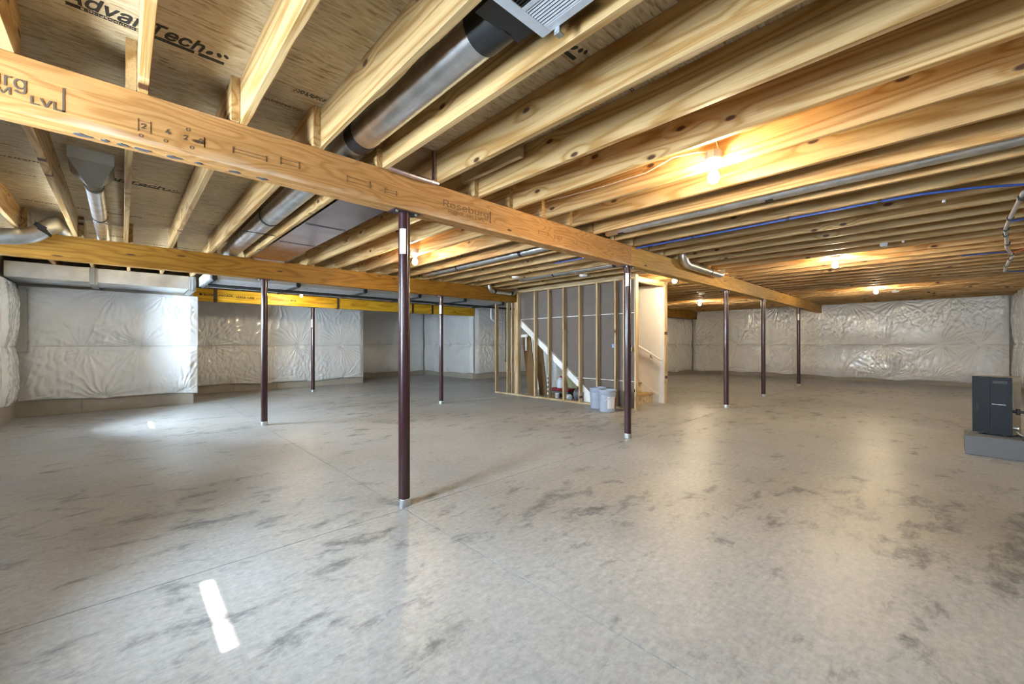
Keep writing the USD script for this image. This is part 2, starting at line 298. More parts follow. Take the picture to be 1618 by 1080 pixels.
# ------------------------------------------------------------------ ceiling: subfloor sheets with their stamped print
ce = thing("ceiling", "underside of the strand-board subfloor between the joists", None, kind="structure")
def leaf(mb, x, y, s=1.0):
    z = ZT-.0004
    for (dx, dy, w, h, a) in ((0, -.014, .014, .024, .5), (.022, -.020, .012, .020, -.2), (.038, -.026, .010, .018, -.5)):
        th = np.linspace(0, 2*PI, 10, endpoint=False); px, py = np.cos(th)*w*.5*s, np.sin(th)*h*.5*s
        q = np.stack([x+s*dx+px*math.cos(a)-py*math.sin(a), y+s*dy+px*math.sin(a)+py*math.cos(a)], 1)
        mb.prism(q, z-.0012, z+.0004, 'z')
def logo(x0, y0, w, parent, s=1.0):
    """stamped brand line reading along +X seen from below, its base towards +Y"""
    z = ZT-.0004; X, Yd = (1, 0, 0), (0, -1, 0)
    mb = MB().text("AdvanTech", .088*s, (x0, y0-.026*s, z), X, Yd, width=w*.84, slant=.22)
    mb.box(x0+w*.02, x0+w*.10, y0-.015*s, y0+.008*s, z-.0012, z); mb.box(x0+w*.43, x0+w*.80, y0-.015*s, y0+.008*s, z-.0012, z); mb.box(x0+w*.83, x0+w*1.02, y0-.015*s, y0+.008*s, z-.0012, z)
    mb.box(x0+w*.10, x0+w*.43, y0-.016*s, y0-.014*s, z-.0012, z); mb.box(x0+w*.10, x0+w*.43, y0+.006*s, y0+.008*s, z-.0012, z)
    mb.text("SUBFLOORING", .016*s, (x0+w*.115, y0+.004*s, z), X, Yd, width=w*.30)
    leaf(mb, x0+w*.90, y0-.026*s, s*1.7)
    obj("stamped_brand", mb, INK, parent, label="black stamped brand lettering over a bar", smooth=False)
def smallprint(x0, y0, w, rows, parent, m=INKF, h=.007):
    mb = MB(); r = random.Random(int(x0*1000+y0*77))
    for k in range(rows):
        x = x0+r.random()*.02
        while x < x0+w:
            d = .006+r.random()*.016; mb.box(x, x+d, y0+k*h*1.9, y0+k*h*1.9+h, ZT-.0014, ZT+.0003); x += d+.004+r.random()*.008
    obj("stamped_fine_print", mb, m, parent, label="rows of small stamped print", smooth=False)
PX = np.arange(-1.5, 16.4, 2.44)
for j in range(-3, 10):
    y0 = 2.267+1.22*j; y1 = y0+1.22
    for i in range(-1, len(PX)):
        x0 = PX[0]+2.44*i+(1.22 if j % 2 else 0); x1 = min(x0+2.44, 16.4); x0 = max(x0, -1.5)
        if x1-x0 < .05: continue
        dz = .0015*((i*7+j*3) % 3)
        p = obj("panel", MB().bar(x0+.0015, x1-.0015, y0+.0015, y1-.0015, ZT, ZT+.018+dz, .0012, 'x'), OSB, ce, smooth=False)
        if j == 0 and x0 <= 0 < x1:
            logo(-.185, 2.510, .545, p); logo(-1.05, 2.510, .545, p)
            smallprint(.69, 2.47, .26, 3, p, INK); smallprint(.5, 2.68, .3, 2, p)
        if j == 2 and x0 <= 0 < x1:
            logo(-.30, 4.955, .68, p, .8); smallprint(-.75, 4.86, .30, 2, p, INK); smallprint(.50, 5.15, .4, 1, p); smallprint(-.9, 5.3, .35, 1, p)
        if j == 3 and x0 <= 0 < x1:
            smallprint(-.75, 6.2, .9, 2, p, INKF, .012); smallprint(.2, 5.98, .7, 1, p, INKF, .012)
        if j == 4 and x0 <= 0 < x1:
            smallprint(-.5, 7.5, .5, 2, p, INK, .014); smallprint(.3, 7.75, .5, 2, p, INK, .014)
        if j == -1 and x0 <= 1.3 < x1:
            logo(1.08, 1.262, .545, p); smallprint(1.85, 1.18, .28, 2, p, INK)

obj("floor_above", MB().box(-1.8, 16.8, -1.9, 14, ZT+.030, ZT+.30), plain("upper_floor_build_up", (.4, .38, .35), .8), kind="structure", smooth=False)
# ------------------------------------------------------------------ walls and windows
def wall_with_openings(name, x0, x1, y0, y1, openings, m):
    w = thing(name, None, None, kind="structure"); mb = MB(); y = y0
    for a, b, WZ in openings:
        mb.box(x0, x1, y, a, 0, ZT); mb.box(x0, x1, a, b, 0, WZ[0]); mb.box(x0, x1, a, b, WZ[1], ZT); y = b
    mb.box(x0, x1, y, y1, 0, ZT); obj("wall_core", mb, m, w, smooth=False); return w
def base_strip(w, axis, fixed, d, a, b, z1, step=.93, start=0.0):
    """the bare concrete showing under the film, poured between form boards: one piece per form board"""
    p = a-start
    while p < b:
        q0, q1 = max(a, p)+.004, min(b, p+step)-.004; pr = .004*((int(p*7)) % 3)
        if q1-q0 > .03:
            lo, hi = sorted((fixed, fixed+d*(.02+pr)))
            mb = MB().bar(q0, q1, lo, hi, 0, z1, .003, 'x') if axis == 'x' else MB().bar(lo, hi, q0, q1, 0, z1, .003, 'y')
            obj("concrete_panel", mb, CONC, w, smooth=False)
        p += step
wl = wall_with_openings("wall_left", XL-.13, XL, YN-.25, 10.4, WINDOWS, CONC)
base_strip(wl, 'y', XL, 1, 8.75, 10.03, .36)
for i, (a, b, WZ) in enumerate(WINDOWS):
    w = thing(f"window_{i+1}", None, None, (XL-.12, (a+b)/2, WZ[0]), kind="structure")
    f = MB(); t = .012; x0, x1 = XL-.08, XL-.03
    f.bar(x0, x1, a, a+t, WZ[0], WZ[1]); f.bar(x0, x1, b-t, b, WZ[0], WZ[1]); f.bar(x0, x1, a, b, WZ[0]-.0, WZ[0]+.004); f.bar(x0, x1, a, b, WZ[1]-t, WZ[1])
    obj("window_frame", f, WHITE, w); obj("pane", MB().box(XL-.058, XL-.054, a+t, b-t, WZ[0]+.004, WZ[1]-t), PANE, w, smooth=False)
obj("deck_overhang", MB().box(-3.50, XL-.20, -2, 11, 2.660, 2.86), PINE_Y, kind="structure", smooth=False)
wn = thing("wall_near", None, None, kind="structure"); obj("wall_core", MB().box(XL, 16.6, YN-.25, YN, 0, ZT), CONC, wn, smooth=False)
base_strip(wn, 'x', YN, 1, 10, 16.1, .30)
wf = thing("wall_far", None, None, kind="structure"); obj("wall_core", MB().box(XF, XF+.25, YN, 7.0, 0, ZT), CONC, wf, smooth=False)
base_strip(wf, 'y', XF, -1, YN, 6.6, .30, start=.5)
YA = 10.05
def back_wall(name, x0, x1, y0, y1):
    w = thing(name, None, None, kind="structure"); obj("wall_core", MB().box(x0, x1, y0, y1, 0, ZT), CONC, w, smooth=False); return w
base_strip(back_wall("wall_back_left", XL-.25, 1.0, YA, 12.1), 'x', YA, -1, XL, 1.0, .36, 1.0, .25)
base_strip(back_wall("wall_recess_back", 1.0, 5.16, 11.83, 12.1), 'x', 11.83, -1, 1.02, 5.16, .34)
back_wall("wall_recess_return", 4.9, 5.16, 12.1, 13.7)
base_strip(back_wall("wall_recess_deep", 5.16, 8.4, 13.43, 13.7), 'x', 13.43, -1, 5.18, 8.22, .34)
base_strip(back_wall("wall_recess_side", 8.24, 8.5, 10.71, 13.43), 'y', 8.24, -1, 10.45, 13.4, .34)
base_strip(back_wall("wall_back_middle", 8.24, 12.2, 10.43, 10.7), 'x', 10.43, -1, 8.26, 12, .34)
back_wall("wall_back_return", 12, 12.2, 6.98, 10.42)
base_strip(back_wall("wall_back_right", 12, 16.4, 6.72, 6.97), 'x', 6.72, -1, 12.2, 16.1, .32)

# ------------------------------------------------------------------ plastic-faced insulation blankets
def blanket(label, p0, ud, nd, W, z0, z1, zs, res, seed, amp=1.0, busy=1.0):
    r = np.random.default_rng(seed); ud, nd = np.array([*ud, 0.0]), np.array([*nd, 0.0]); p0 = np.array([*p0, 0.0])
    t = thing("insulation_blanket", label, "insulation", p0+ud*W/2+np.array([0, 0, z0]))
    nu = max(8, int(W/res)); u = np.linspace(0, W, nu)
    fast = []
    for zi, ph in ((zs, .3), (z1-.02, .9), (z0+.02, .6)):
        x = -.2+r.random()*.7
        while x < W+.3:
            fast.append((x, zi+r.normal(0, .015), .7+.6*r.random(), r.random()*9, r.integers(20, 37))); x += .62+.55*r.random()
    sag = lambda uu, k: .035*np.abs(np.sin(uu*2.3+k+seed))+.02*np.sin(uu*1.1+2*k)
    for name, za, zb in (("lower_sheet", z0, zs), ("upper_sheet", zs, z1)):
        nv = max(12, int((zb-za)/res)); v = np.linspace(0, 1, nv)
        U, V = np.meshgrid(u, v)
        lo = za+(sag(U, 1)-.02 if name == "lower_sheet" else 0*U); Z = lo+(zb-lo)*V
        P = np.stack([U+seed*13.7, Z, 0*U+seed], -1)
        edge = np.clip(np.minimum(U, W-U)/.12, 0, 1)
        D = .022+.055*np.sin(PI*np.clip(V, 0, 1))**.55*(.75+.5*meshkit.noise(P*np.array([.8, 1, 1])))
        Wr = 0*U
        for fx, fz, fa, ph, n in fast:
            c0, c1 = np.searchsorted(u, fx-1.15), np.searchsorted(u, fx+1.15)
            if c1-c0 < 2: continue
            sl = (slice(None), slice(c0, c1)); dx, dz = U[sl]-fx, Z[sl]-fz; rr = np.hypot(dx, dz); q = P[sl]
            th = np.arctan2(dz, dx)+.30*(meshkit.noise(q*3.1+ph)-.5)+.10*(meshkit.noise(q*9+ph)-.5)
            fold = 1-np.abs(np.sin(th*n*.5+ph))**.7
            mod = meshkit.noise(np.stack([np.cos(th)*2.2+ph*3, np.sin(th)*2.2, 0*th+ph], -1))
            Wr[sl] += fa*.060*fold*np.clip(mod*2.0-.55, 0, 1)*(rr/(rr+.12))*np.exp(-rr/.36)
            D[sl] -= .035*fa*np.exp(-(rr/.09)**2)
        crump = np.abs(meshkit.fbm(P*np.array([9., 5., 1])*busy, 3, seed)-.5)
        mask = np.clip(meshkit.noise(P*np.array([.9, 1.6, 1])+5)*2.4-.7, 0, 1)
        D = D+amp*(Wr+.06*crump*mask)
        D = np.maximum(D, .008)*(.35+.65*edge)
        X = p0+ud*U[..., None]+nd*D[..., None]+np.array([0, 0, 1.0])*Z[..., None]
        back = p0+ud*U[..., None]+np.array([0, 0, 1.0])*Z[..., None]+nd*.001
        idx = np.arange(nu*nv).reshape(nv, nu); F = np.stack([idx[:-1, :-1], idx[:-1, 1:], idx[1:, 1:], idx[1:, :-1]], -1).reshape(-1, 4)
        verts = [X.reshape(-1, 3)]; faces = [F]; n0 = nu*nv
        for line in (idx[0], idx[-1], idx[:, 0], idx[:, -1]):
            k = len(line); verts.append(back.reshape(-1, 3)[line]); b = n0+np.arange(k); n0 += k
            faces.append(np.stack([line[:-1], b[:-1], b[1:], line[1:]], 1))
        V3, F3 = np.vstack(verts), np.vstack(faces)
        # orient towards nd
        f0_ = F3[nu//2]; nn = np.cross(V3[f0_[1]]-V3[f0_[0]], V3[f0_[2]]-V3[f0_[0]])
        if nn@nd < 0: F3 = F3[:, ::-1]
        obj(name, (V3, F3), POLY, t, smooth=50)
    return t
SEAM = 1.12
blanket("white plastic insulation blanket brightly daylit at far left, below the silver trunk duct", (XL+.06, YA-.034), (1, 0), (0, -1), 2.25, .235, 2.08, SEAM, .012, 3, 1.15)
blanket("white plastic insulation blanket on the left wall, only a strip at the photo's left edge", (XL+.034, 8.80), (0, 1), (1, 0), 1.04, .26, 2.08, SEAM, .016, 4, .7)
blanket("creased plastic insulation blanket in the recess directly under the yellow stamped beam", (1.02, 11.796), (1, 0), (0, -1), 4.13, .18, 2.33, SEAM, .013, 5, 1.25)
blanket("dim plastic insulation blanket at the back of the recess, right of the creased one", (5.18, 13.396), (1, 0), (0, -1), 2.98, .17, 2.33, SEAM, .022, 6, .5)
blanket("bluish plastic insulation blanket on the recess's side wall, behind a slim maroon post", (8.206, 10.40), (0, 1), (-1, 0), 2.97, .17, 2.33, SEAM, .022, 7, .5)
blanket("plastic insulation blanket seen left of and through the bare stair studs", (8.23, 10.396), (1, 0), (0, -1), 3.8, .17, 2.33, SEAM, .022, 8, .8)
blanket("short plastic insulation blanket just right of the white stairwell wall", (12.22, 6.686), (1, 0), (0, -1), 3.78, .14, 2.07, SEAM, .016, 9, 1.1)
blanket("long crinkled plastic insulation blanket across the far right end wall", (XF-.034, YN+.14), (0, 1), (-1, 0), 7.83, .12, 2.40, SEAM, .014, 10, 1.35, 1.3)
blanket("plastic insulation blanket on the near side wall at the photo's right edge", (8.0, YN+.034), (1, 0), (0, 1), 8.1, .12, 2.38, SEAM, .03, 11, .8)
obj("metal_channel", MB().box(-1.215, -1.185, 9.88, 9.91, 1.05, 2.02).box(-1.185, -1.115, 9.895, 9.905, 1.05, 2.02).box(-1.115, -1.09, 9.88, 9.905, 1.05, 2.02), GALV_D, label="grey steel channel standing in the gap at the far left corner", cat="channel", smooth=False)

# ------------------------------------------------------------------ beams
def beam(name, label, x0, x1, yc, z0, z1, m, w=.133, plies=3):
    t = thing(name, label, "beam", ((x0+x1)/2, yc, z0)); pw = w/plies
    for k in range(plies):
        dz = (.0, .002, .001)[k % 3]
        obj("ply", MB().bar(x0, x1, yc-w/2+k*pw+.0004, yc-w/2+(k+1)*pw-.0004, z0+dz, z1, .003, 'x'), m, t, smooth=False)
    return t
BZ1 = ZJ
main = beam("laminated_beam", "thick orange-brown laminated beam with faded stamps crossing from upper left to the centre post line", -1.25, 4.487, Y1, B1Z, BZ1, LVL)
main2 = beam("laminated_beam", "golden laminated beam continuing the stamped beam to the far right wall", 4.491, 16.10, Y1, B1Z+.002, BZ1, LVL2R)
b2 = beam("laminated_beam", "dark amber laminated beam across the left back, over the silver trunk duct", -1.25, 6.44, Y2, 2.082, BZ1, LVL2)
beam("laminated_beam", "short brown beam end just right of the white stairwell wall, against the far right wall", 7.75, 16.1, 6.55, 2.082, BZ1, LVL2)
yb = beam("laminated_beam", "bright yellow laminated beam with black stamped lettering below the grey duct", 1.03, 8.2, 10.43, 2.035, 2.29, LVLY)
# stamps on the beams' front faces
YF1 = Y1-.0665-.0002
XD, ZD = (1, 0, 0), (0, 0, 1)
def frame(mb, x0, x1, z0, z1, y, t=.004, rails=True):
    mb.box(x0, x0+t, y-.001, y+.001, z0-.008, z1+.008); mb.box(x1-t, x1, y-.001, y+.001, z0-.008, z1+.008)
    if rails: mb.box(x0, x1, y-.001, y+.001, z0, z0+t*.5); mb.box(x0, x1, y-.001, y+.001, z1-t*.5, z1)
ink = MB(); ink.text("Roseburg", .056, (-.600, YF1, 2.205), XD, ZD, False, width=.305); ink.text("RIGIDLAM", .030, (-.62, YF1, 2.172), XD, ZD, False, width=.285); ink.text("LVL", .031, (-.283, YF1, 2.160), XD, ZD, width=.088)
ink.box(-.189, -.182, YF1-.001, YF1+.001, 2.160, 2.262); ink.box(-.206, -.182, YF1-.001, YF1+.001, 2.158, 2.165)
obj("stamped_lettering", ink, INKD, main+"/ply", label="black stamped maker's lettering", smooth=False)
ink = MB()
for s, x, z in (("2", .058, 2.180), ("4", .146, 2.186), ("2", .214, 2.180), ("2", .276, 2.182)): ink.text(s, .024, (x, YF1, z), XD, ZD)
frame(ink, .050, .096, 2.172, 2.214, YF1, .002); frame(ink, .30, .303, 2.176, 2.21, YF1, .003, False)
for cx, cz in ((.150, 2.150), (.235, 2.235), (.06, 2.145), (.25, 2.150)):
    a = np.linspace(0, 2*PI, 13); ink.tube(np.stack([cx+.007*np.cos(a), 0*a+YF1, cz+.007*np.sin(a)], 1), .0012, 4, False)
obj("stamped_numerals", ink, INKD, main+"/ply", label="small stamped numerals", smooth=False)
ink = MB()
for x0, x1, z0, z1 in ((.422, .582, 2.186, 2.205), (.650, .752, 2.196, 2.222), (1.03, 1.185, 2.196, 2.226), (1.285, 1.375, 2.192, 2.212), (2.82, 2.96, 2.196, 2.220), (3.05, 3.16, 2.194, 2.216), (3.40, 3.60, 2.194, 2.216)):
    frame(ink, x0, x1, z0, z1, YF1, .005)
ink.text("Roseburg", .05, (1.75, YF1, 2.205), XD, ZD, False, width=.45); ink.text("RigidLam LVL", .03, (1.80, YF1, 2.165), XD, ZD, False, width=.36); frame(ink, 2.222, 2.230, 2.175, 2.255, YF1, .006, False)
obj("stamped_marks", ink, INKF, main+"/ply", label="faded brown stamped brackets and lettering", smooth=False)
ink = MB()
for x0, x1 in ((-.16, -.10), (-.075, -.05), (-.02, .02), (.04, .10), (.16, .22), (.27, .30), (.42, .47), (.55, .60)):
    th = np.linspace(0, 2*PI, 10, endpoint=False); ink.prism(np.stack([(x0+x1)/2+(x1-x0)*.55*np.cos(th), 2.68+(.012+.05*(x1-x0))*np.sin(th)*(1+.4*np.cos(3*th+x0*40))], 1), B1Z-.0008, B1Z+.003, 'z')
obj("paint_smudge", ink, plain("blue_black_smudge", (.075, .075, .08), .8), main+"/ply_001", label="blue-black smudges along the underside", smooth=False)
YFY = 10.43-.0665-.0004
ink = MB(); ink.text("BOISE CASCADE", .048, (1.19, YFY, 2.148), XD, ZD, width=.50); ink.text("VERSA-LAM", .05, (1.74, YFY, 2.132), XD, ZD, width=.34)
a = np.linspace(0, 2*PI, 12, endpoint=False); ink.prism(np.stack([1.145+.025*np.cos(a), 2.172+.025*np.sin(a)], 1), YFY-.001, YFY+.001, 'y')
ink.text("APA", .045, (2.80, YFY, 2.135), XD, ZD, width=.13)
obj("stamped_lettering", ink, INK, yb+"/ply", label="bold black stamped maker's lettering", smooth=False)
ink = MB(); rr = random.Random(5)
for x0, x1, z in ((2.12, 2.22, 2.14), (2.40, 2.75, 2.135), (3.20, 3.42, 2.13), (3.46, 3.56, 2.13), (3.60, 3.78, 2.125), (4.2, 4.35, 2.12)):
    x = x0
    while x < x1:
        d = .012+.02*rr.random(); ink.box(x, x+d, YFY-.001, YFY+.001, z, z+.03); x += d+.008
obj("stamped_faint_print", ink, INKY, yb+"/ply", label="faint stamped print", smooth=False)
st = plain("brown_shipping_strap", (.06, .03, .012), .6)
for x in (1.36, 3.86, 5.95, 6.6):
    obj("strap", MB().box(x, x+.06, YFY-.004, YFY+.0, 2.03, 2.29).box(x, x+.06, YFY, 10.5, 2.029, 2.033), st, yb+"/ply", smooth=False)

# ------------------------------------------------------------------ joists
ORD = ["first", "second", "third", "fourth", "fifth", "sixth", "seventh", "eighth", "ninth", "tenth", "11th", "12th", "13th", "14th", "15th", "16th", "17th", "18th", "19th", "20th"]
def ordn(n): return ORD[n-1] if n <= 20 else f"{n}th" if n % 10 not in (1, 2, 3) else f"{n}{ {1:'st',2:'nd',3:'rd'}[n%10] }"
special = {0: "crossing the stamped brand at top left", 3: "right beside the big round duct", 4: "just right of the foil end panel", 7: "carrying the nearest lit bulb"}
def ragged(mb, x, y0, y1, seed):
    """a joist whose lower right arris is waney: broken outline along its length"""
    r = np.random.default_rng(seed); n = 60; y = np.linspace(y0, y1, n)
    w = .012*np.clip(meshkit.noise(np.stack([y*4, 0*y+seed, 0*y], 1))*2.2-.7, 0, 1)
    V = []; F = []
    for yy, c in zip(y, w):
        V += [(x+.003, yy, ZJ), (x+JW-.003-c, yy, ZJ), (x+JW, yy, ZJ+.003+c*1.6), (x+JW, yy, ZT), (x, yy, ZT), (x, yy, ZJ+.003)]
    k = np.arange(6); l = (k+1) % 6
    for i in range(n-1): F.append(np.stack([i*6+k, i*6+l, (i+1)*6+l, (i+1)*6+k], 1))
    F = np.vstack(F); F = np.vstack([F[:, [0, 1, 2]], F[:, [0, 2, 3]], [[0, 1, 2], [0, 2, 3], [0, 3, 4], [0, 4, 5]], [[(n-1)*6, (n-1)*6+2, (n-1)*6+1], [(n-1)*6, (n-1)*6+3, (n-1)*6+2], [(n-1)*6, (n-1)*6+4, (n-1)*6+3], [(n-1)*6, (n-1)*6+5, (n-1)*6+4]]])
    return mb.add(np.array(V), F)
KMAX = 39
for k in range(-3, KMAX+1):
    x = KX(k)
    if x+JW > XF: break
    n = k+4; y0, y1 = YN+.012, Y1+.08+.03*math.sin(k*2.1)
    mb = MB()
    if k in (1, 2): ragged(mb, x, y0, y1, k+20)
    else: mb.bar(x, x+JW, y0, y1, ZJ, ZT-.0005, .003, 'y')
    obj("floor_joist", mb, PINE_Y, label=f"pine joist nearer than the long beam, {special.get(k, ordn(n)+' from the left wall')}" if k in special else f"pine joist nearer than the long beam, {ordn(n)} from the left wall", cat="joist", group="joists on the camera side of the beam", smooth=False)
for k in range(-3, KMAX+1):
    x = KX(k)-JW-.002
    if x < XL or x+JW > XF: continue
    n = k+4-(1 if KX(-3)-JW-.002 < XL else 0); right = x > 6.4
    y0 = Y1-.070-.012*(k % 3); y1 = Y2+.09 if x < 6.44 else 6.69
    obj("floor_joist", MB().bar(x, x+JW, y0, y1, ZJ, ZT-.0005, .003, 'y'), PINE_Y, label=f"pine joist between the {'long and amber beams' if not right else 'long beam and back wall'}, {ordn(n)} from the left wall", cat="joist", group="joists between the two beams", smooth=False)
for k in range(-2, 20):
    x = KX(k)
    obj("floor_joist", MB().bar(x, x+JW, Y2-.07, 11.7 if x > 1.0 else 10.04, ZJ, ZT-.0005, .003, 'y'), PINE_Y, label=f"pine joist behind the amber beam, {ordn(k+3)} from the left wall", cat="joist", group="joists behind the amber beam", smooth=False)
obj("scab_board", MB().bar(2.004, 2.042, 2.02, 2.70, 2.468, ZT-.004, .004, 'y'), PINE_YS, label="short knotty scab board beside the joist, above the beam's centre", cat="board", smooth=False)

# ------------------------------------------------------------------ posts
def post(label, x, y, ztop, tagz=None, tag_ang=-.9, r=.041):
    t = thing("steel_post", label, "post", (x, y, 0))
    obj("shaft", MB().lathe([(r, .055), (r, ztop-.008), (0, ztop-.008)], (x, y, 0), 32), MAROON, t)
    obj("base_collar", MB().lathe([(0, 0), (r+.005, 0), (r+.005, .05), (r+.001, .056)], (x, y, 0), 28).box(x-r-.012, x-r+.004, y-.012, y+.012, .02, .045), ZINC, t, label="dull zinc collar at the foot")
    p = obj("bearing_plate", MB().bar(x-.10, x+.10, y-.055, y+.055, ztop-.008, ztop, .002, 'x'), MAROOND, t, smooth=False)
    bl = MB()
    for s in (-1, 1): bl.lathe([(0, -.010), (.009, -.010), (.009, 0)], (x+s*.075, y-.035, ztop-.008), 8)
    obj("bolt", bl, ZINC, p)
    if tagz:
        th = np.linspace(tag_ang-.55, tag_ang+.55, 9)-PI/2; R0 = r+.0012; q = []
        V = np.vstack([np.stack([x+R0*np.cos(th), y+R0*np.sin(th), 0*th+tagz[0]], 1), np.stack([x+R0*np.cos(th), y+R0*np.sin(th), 0*th+tagz[1]], 1)])
        i = np.arange(8); obj("paper_tag", (V, np.stack([i, i+1, i+10, i+9], 1)), TAGW, t, label="white paper tag")
post("nearest maroon steel post, standing alone at the centre of the floor", 1.468, Y1, B1Z, (1.80, 1.98), -.75)
post("maroon steel post with white tag in front of the stairwell corner", 4.508, Y1, B1Z, (1.86, 2.02), -1.12)
post("maroon steel post just right of the white stairwell wall, no tag", 7.86, Y1, B1Z)
post("maroon steel post second nearest the far right wall", 10.09, Y1, B1Z)
post("farthest maroon steel post under the golden beam, with pale tag near its top", 13.28, Y1, B1Z, (1.78, 1.95), -1.35)
post("maroon steel post under the amber beam at left, before the creased blanket", 1.466, Y2, 2.082)
post("slim maroon steel post under the amber beam near the recess corner, tag near its top", 4.46, Y2, 2.082, (1.73, 1.90), -.9)
post("slim maroon steel post under the yellow stamped beam", 3.318, 10.43, 2.035, (1.55, 1.75), -1.0)

# ------------------------------------------------------------------ lamps
def lamp(label, x, y, k, lit=True, zb=2.39, wire=1):
    face = x+.048
    t = thing("ceiling_lamp", label, "lamp", (x, y, zb-.12), group="bare bulbs on the joists")
    bx = MB(); a = np.arange(8)*PI/4+PI/8
    bx.prism(np.stack([x+.052*np.cos(a), y+.052*np.sin(a)], 1), zb-.012, zb+.04, 'z'); bx.bar(x+.04, face, y-.03, y+.03, zb-.005, zb+.045, .002)
    obj("junction_box", bx, GREYBOX, t, smooth=False)
    obj("lampholder", MB().lathe([(0, .0), (.055, 0), (.057, -.012), (.045, -.022), (.03, -.045), (.021, -.05), (0, -.05)], (x, y, zb-.012)), PORC, t)
    prof = [(.013, -.05), (.014, -.06), (.022, -.078), (.0335, -.098), (.036, -.118), (.032, -.138), (.021, -.152), (.009, -.158), (.0, -.159)]
    obj("bulb", MB().lathe(prof, (x, y, zb-.012), 20), BULBM, t, label="lit frosted bulb", smooth=True)
    w = MB(); w.tube([(face-.004, y-.02, zb+.03), (face-.01, y-.01, zb+.09), (face-.005, y+.01, zb+.17), (face-.004, y+.02, ZT-.01)], .004, 6)
    if wire:
        w.tube([(x, y+.02, zb+.045), (x-.03, y+.10, zb+.06), (x-.05, y+.25, zb+.07), (x+.03, y+.5, zb+.06), (face-.006, y+.9, zb+.07), (face-.006, y+1.5, zb+.10)], .0042, 6)
    obj("cable", w, TAPE, t, label="white cable")
lamp("nearest lit bare bulb, on the joists upper right of the centre", 2.836, 1.036, 7)
lamp("lit bare bulb just right of the nearest maroon post", 2.836, 4.86, 7, zb=2.385)
lamp("lit bare bulb at the top right of the white stairwell wall", 6.903, 3.17, 17, zb=2.362)
lamp("lit bare bulb low over the far wall, right of the stairwell", 11.785, 4.69, 29)
lamp("lit bare bulb right of the golden beam, the nearer of two in a row", 7.31, 1.03, 18)
lamp("smallest lit bare bulb close to the far right wall", 11.785, .965, 29)
# bulb in front of the yellow beam, on a small bracket of its own
t = thing("ceiling_lamp", "tiny lit bulb hanging before the yellow stamped beam", "lamp", (2.80, 9.55, 2.13))
obj("lampholder", MB().lathe([(0, .05), (.03, .05), (.03, .0), (.018, -.01), (0, -.01)], (2.80, 9.55, 2.25)).tube([(2.80, 9.55, 2.30), (2.80, 9.55, ZJ)], .008, 8), PORC, t)
obj("bulb", MB().lathe([(.01, -.01), (.02, -.03), (.026, -.05), (.022, -.072), (.01, -.084), (0, -.086)], (2.80, 9.55, 2.25), 16), BULBM, t, label="lit bulb", smooth=True)
for lb, x, y in (("pale round ceiling disc left of the stair studs", 5.06, 5.21), ("small white round disc above the stair studs", 5.78, 4.27), ("white round disc above the stairwell's right-hand bulb", 9.85, 3.88), ("white round disc beside the smallest far bulb", 12.75, .71)):
    t = thing("smoke_alarm", lb, "smoke alarm", (x, y, ZJ-.04)); obj("mounting_bar", MB().box(x-.24, x+.24, y-.015, y+.015, ZJ-.004, ZJ-.0005), ZINC, t, smooth=False)
    obj("cover", MB().lathe([(0, -.012), (.05, -.010), (.072, .006), (.075, .024)], (x, y, ZJ-.028)), PORC, t); obj("base_plate", MB().lathe([(.055, -.004), (.06, .0), (.06, .008), (0, .008)], (x, y, ZJ-.008)), GREYBOX, t)

# ------------------------------------------------------------------ round ducts
def duct(label, segs, r, bands=(), m=GALV, name="round_duct", cat="duct"):
    """segs: list of point lists (each its own pipe piece); bands: (point, direction, length) of black tape"""
    c = np.mean(np.vstack([np.asarray(s) for s in segs]), 0); t = thing(name, label, cat, (c[0], c[1], c[2]-r))
    for kind, s in segs_named(segs): obj(kind, MB().tube(s, r*(1.0 if kind == "pipe" else 1.03), 24), m, t)
    for p, d, l in bands:
        p, d = np.asarray(p, float), np.asarray(d, float); obj("tape_band", MB().tube([p-d*l/2, p+d*l/2], r*1.05, 24), BLACK, t, label="black tape band")
    return t
def segs_named(segs): return [("elbow" if len(s) > 3 else "pipe", s) for s in segs]
AY = np.array([0, 1.0, 0]); AXX = np.array([1.0, 0, 0])
XD1 = 1.083
big = duct("big galvanised round duct running up between the joists from the beam to the white register", [[(XD1, 1.30, 2.462), (XD1, 6.9, 2.447)]], .092,
     [((XD1, 2.50, 2.459), AY, .10), ((XD1, 1.24, 2.462), AY, .16), ((XD1, 3.34, 2.456), AY, .03), ((XD1, 4.7, 2.452), AY, .03)])
obj("hanger_wire", MB().tube([(.905, 5.1, 2.36), (1.26, 5.1, 2.36)], .004, 6), IRON, big)
# register with its boot
t = thing("floor_register", "white louvered register face hanging at the top centre, on the big duct's end", "register", (1.03, .90, 2.36))
obj("boot", MB().prism([(.93, 2.37), (1.15, 2.37), (1.20, 2.50), (.96, 2.55)], .80, 1.17, 'y'), BLACK, t, smooth=False)
zr = 2.360; x0, x1, y0, y1 = .895, 1.188, .735, 1.072
fr = MB(); ox0, ox1, oy0, oy1 = x0+.03, x1-.035, y0+.05, y1-.045; xm = (ox0+ox1)/2
fr.bar(x0, x1, y0, oy0, zr-.004, zr, .0015, 'x'); fr.bar(x0, x1, oy1, y1, zr-.004, zr, .0015, 'x'); fr.bar(x0, ox0, oy0, oy1, zr-.004, zr, .0015, 'y'); fr.bar(ox1, x1, oy0, oy1, zr-.004, zr, .0015, 'y'); fr.bar(xm-.010, xm+.010, oy0, oy1, zr-.005, zr, .002, 'y')
obj("face_frame", fr, REG, t, smooth=False)
